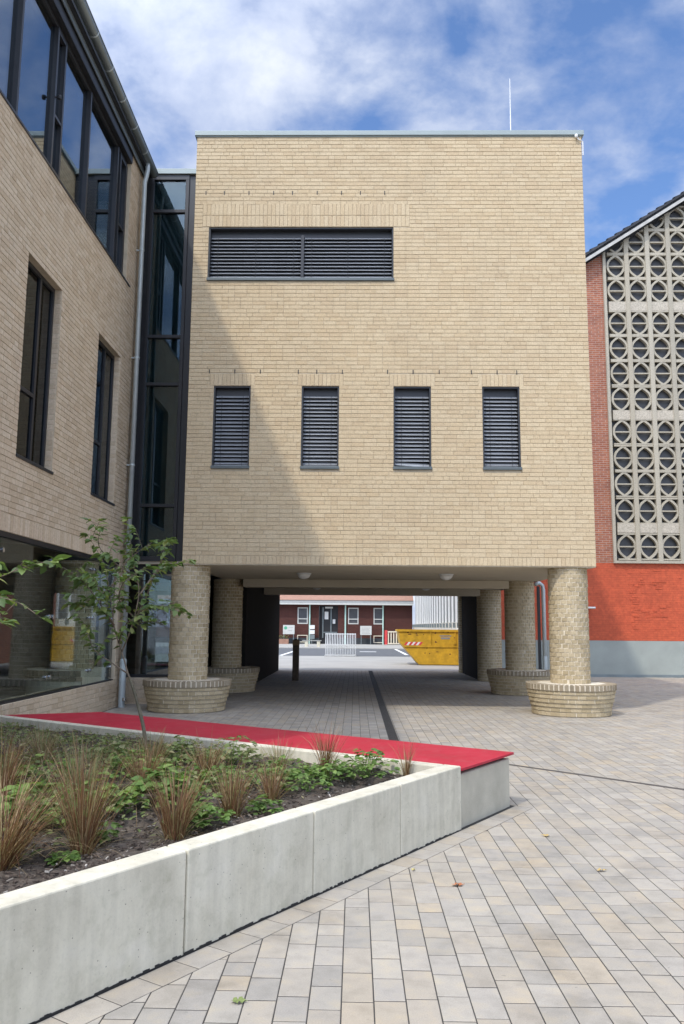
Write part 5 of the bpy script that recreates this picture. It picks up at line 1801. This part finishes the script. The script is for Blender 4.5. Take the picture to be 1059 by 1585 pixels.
def sign_board(x0, x1, z0, z1, label, loc, green=False, lines=3):
    t = thing('notice_board', label, 'sign', loc, None)
    y = loc[1]
    m = MB(); m.box(x0, x1, y - 0.04, y, z0, z1); b = m.build('panel', MAT['far_white'], t)
    m = MB(); m.box(x0 + 0.06, x0 + 0.12, y - 0.0, y + 0.05, 0.05, z0 + 0.1); m.box(x1 - 0.12, x1 - 0.06, y, y + 0.05, 0.05, z0 + 0.1); m.build('posts', MAT['gutter'], t)
    if green:
        m = MB(); m.lathe([(0.0, 0), (0.15, 0), (0.15, 0.003), (0, 0.003)], (0, 0), 16)
        put_piece('round_emblem', m.mesh('round_emblem', MAT['sign_green']), b, Matrix.Translation((x0 + 0.24, y - 0.043, z1 - 0.26)) @ Matrix.Rotation(R(90), 4, 'X'))
    m = MB()
    for k in range(lines):
        zz_ = z1 - 0.18 - k * (z1 - z0 - 0.2) / lines
        xa = x0 + (0.5 if green else 0.12)
        m.box(xa, x1 - 0.12 - 0.1 * (k % 2), y - 0.044, y - 0.041, zz_ - 0.03, zz_)
    m.build('print_lines', MAT['grey_text'], b)


sign_board(-6.58, -5.53, 0.92, 1.74, 'white notice board with a green round emblem on the left', (-6.05, 75.2, 0.05), True, 2)
sign_board(0.45, 1.48, 0.91, 1.72, 'white notice board with small print between two far windows', (0.95, 75.2, 0.05), False, 5)
bt = thing('brick_trough', 'small red brick plant trough far off beside the green emblem board', 'plant trough', (-6.5, 74.6, 0.05))
m = MB(); m.box(-7.0, -6.0, 74.3, 74.8, 0.05, 0.5); m.build('trough', MAT['pink_roof'], bt)
m = MB()
for k in range(60):
    add_leaf(m, leaf_matrix(Vector((random.uniform(-6.95, -6.05), 74.55, 0.5 + random.uniform(0, 0.3))), random.uniform(0, 6), random.uniform(-.5, .8), 0), 0.16, 0.09)
m.build('plants', MAT['dull_herb'], bt)
sg = thing('sign_post', 'stack of three small white and grey signs on a mint pipe', 'sign', (-3.95, 75.5, 0.05))
for (z0, z1, mt) in ((1.4, 1.75, 'white'), (0.95, 1.3, 'white'), (0.5, 0.88, 'gutter')):
    m = MB(); m.box(-4.17, -3.71, 75.4, 75.45, z0, z1); m.build('plate', MAT[mt], sg)
m = MB(); m.box(-4.0, -3.94, 75.45, 75.5, 0.05, 1.6); m.build('post', MAT['gutter'], sg)
# far bench
fbn = thing('park_bench', 'backless grey bench standing before the far dark doorway', 'bench', (-3.3, 65, 0))
m = MB()
for k in range(4):
    m.box(-4.15, -2.65, 64.75 + k * 0.13, 64.86 + k * 0.13, 0.50, 0.56)
m.build('seat', MAT['bench_timber'], fbn)
for xx in (-3.95, -3.0):
    m = MB(); m.box(xx, xx + 0.25, 64.8, 65.2, 0.05, 0.5); m.build('leg', MAT['concrete'], fbn)
# bicycle rack
br_ = thing('bike_rack', 'shiny steel bicycle rack of many upright hoops on the courtyard', 'bike rack', (-0.8, 46.6, 0))
m = MB(); 
for (y, z) in ((45.9, 0.06), (45.9, 0.62), (46.5, 1.22), (46.9, 0.06)):
    m.box(-1.68, 0.04, y - 0.02, y + 0.02, z - 0.025, z + 0.025)
m.box(-1.70, -1.64, 45.88, 46.92, 0.0, 0.06); m.box(0.0, 0.06, 45.88, 46.92, 0.0, 0.06)
m.build('rails', MAT['steel'], br_)
hoop = MB(); hoop.tube([(0, 0, 0.0), (0, 0.02, 0.62), (0, 0.3, 1.0), (0, 0.6, 1.25), (0, 0.75, 1.15), (0, 1.0, 0.0)], 0.016, 6)
hm = hoop.mesh('hoop', MAT['steel'])
for k in range(19):
    put_piece('hoop', hm, br_, Matrix.Translation((-1.64 + k * 0.0925, 45.9, 0.0)))
# skip
sk = thing('waste_skip', 'battered yellow waste skip with red and white warning stripes', 'skip', (3.8, 37.2, 0))
SY0, SY1 = 36.3, 38.1
prof = [(2.79, 0.02), (5.2, 0.02), (6.1, 0.95), (6.1, 1.50), (1.88, 1.50), (1.95, 0.98)]
m = MB(); gable_slab(m, [(2.79, 0.02), (5.2, 0.02), (6.08, 0.95), (6.12, 1.46), (1.90, 1.46), (1.97, 0.95)], SY0, SY1); m.build('tub', MAT['yellow'], sk)
m = MB(); m.box(1.86, 6.16, SY0 - 0.05, SY0 + 0.03, 1.44, 1.53); m.box(1.86, 6.16, SY1 - 0.03, SY1 + 0.05, 1.44, 1.53); m.box(1.84, 1.93, SY0 + 0.03, SY1 - 0.03, 1.44, 1.53); m.build('rim', MAT['yellow'], sk)
m = MB(); m.box(2.15, 5.95, SY0 - 0.035, SY0 - 0.002, 0.77, 0.83)
for xx in (3.28, 4.35, 5.2):
    m.box(xx, xx + 0.05, SY0 - 0.04, SY0 - 0.002, 0.83, 1.44)
m.box(4.30, 4.40, SY0 - 0.09, SY0 - 0.04, 0.92, 1.02)
m.build('ribs', MAT['yellow'], sk)
m = MB()
for k in range(4):
    x0 = 2.12 + k * 0.21
    m.add([(x0, SY0 - 0.004, 0.85), (x0 + 0.11, SY0 - 0.004, 0.85), (x0 + 0.22, SY0 - 0.004, 0.99), (x0 + 0.11, SY0 - 0.004, 0.99)], [(0, 1, 2, 3)])
m.build('red_stripes', MAT['stripe_red'], sk)
m = MB()
for k in range(3):
    x0 = 2.23 + k * 0.21
    m.add([(x0, SY0 - 0.0045, 0.85), (x0 + 0.10, SY0 - 0.0045, 0.85), (x0 + 0.21, SY0 - 0.0045, 0.99), (x0 + 0.11, SY0 - 0.0045, 0.99)], [(0, 1, 2, 3)])
m.build('white_stripes', MAT['white'], sk)
m = MB(); m.box(3.75, 4.15, SY0 - 0.006, SY0 - 0.003, 1.12, 1.2); m.box(3.7, 4.2, SY0 - 0.006, SY0 - 0.003, 1.24, 1.29); m.build('worn_lettering', MAT['grey_text'], sk)
m = MB()
rr = random.Random(4)
for k in range(26):
    x0 = rr.uniform(2.2, 5.5); z0 = rr.choice((rr.uniform(1.28, 1.42), rr.uniform(0.4, 0.76), rr.uniform(0.9, 1.3)))
    m.add([(x0, SY0 - 0.003, z0), (x0 + rr.uniform(0.02, 0.12), SY0 - 0.003, z0 + 0.01), (x0 + rr.uniform(0.02, 0.1), SY0 - 0.003, z0 + rr.uniform(0.03, 0.1)), (x0 - 0.01, SY0 - 0.003, z0 + 0.04)], [(0, 1, 2, 3)])
MAT['rust'] = plain('rust', (0.12, 0.05, 0.02), 0.9)
m.build('rust_patches', MAT['rust'], sk, kind='stuff')
# bollard
bo = thing('bollard', 'dark timber bollard with a paler cap standing in the passage', 'bollard', (-1.80, 25.2, 0))
m = MB(); m.box(-1.895, -1.705, 25.1, 25.29, 0, 1.05); m.build('post', MAT['timber'], bo, bevel=0.01)
MAT['pale_timber'] = plain('pale_timber', (0.26, 0.17, 0.09), 0.8, var=0.25, scale=20)
m = MB(); m.box(-1.90, -1.70, 25.095, 25.295, 1.05, 1.21); m.add([(-1.9, 25.095, 1.21), (-1.7, 25.095, 1.21), (-1.7, 25.295, 1.21), (-1.9, 25.295, 1.21), (-1.8, 25.195, 1.25)], [(0, 1, 4), (1, 2, 4), (2, 3, 4), (3, 0, 4)]); m.build('cap', MAT['pale_timber'], bo)
# barrier and red box
ba = thing('barrier', 'small white slatted barrier leaning by the far wall', 'barrier', (3.5, 75.3, 0.05))
m = MB(); m.box(2.95, 4.0, 75.2, 75.26, 0.1, 0.2); m.box(2.95, 4.0, 75.2, 75.26, 1.15, 1.27); m.build('rails', MAT['cream'], ba)
for k in range(5):
    m = MB(); m.box(2.97 + k * 0.24, 3.07 + k * 0.24, 75.27, 75.3, 0.1, 1.25); m.build('slat', MAT['cream'], ba)
rx = thing('red_box', 'small red cabinet on the far wall beside the white barrier', 'cabinet', (2.85, 75.6, 0.05))
m = MB(); m.box(2.68, 2.93, 75.4, 75.7, 0.05, 1.35); m.build('cabinet', MAT['stripe_red'], rx); m = MB(); m.box(2.70, 2.91, 75.38, 75.4, 0.3, 1.2); m.build('door', MAT['stripe_red'], rx)
# finned building on the right of the courtyard
fn = thing('finned_building', 'pale building with tall upright white fins behind the yellow skip', 'building', (9, 58, 0))
m = MB(); m.box(5.35, 14, 41.5, 76.5, 0, 1.9); m.build('base_wall', MAT['cream'], fn)
m = MB(); m.box(5.55, 14, 41.5, 76.5, 1.9, 9); m.build('glazed_wall', MAT['grey_glass'], fn)
m = MB(); m.box(5.2, 14, 41.3, 76.6, 9.0, 9.4); m.build('roof_edge', MAT['white'], fn)
y = 41.6
fm = MB(); fm.box(-0.035, 0.22, -0.06, 0.06, 1.92, 9.0)
fin = fm.mesh('fin', MAT['white'])
tm_ = MB(); tm_.box(-0.06, 0.06, -0.08, 0.08, 1.62, 1.88)
tm2 = tm_.mesh('bracket', MAT['gutter'])
while y < 76:
    put_piece('fin', fin, fn, Matrix.Translation((5.5, y, 0)))
    put_piece('bracket', tm2, fn, Matrix.Translation((5.28, y + 0.87, 0)))
    y += 1.75
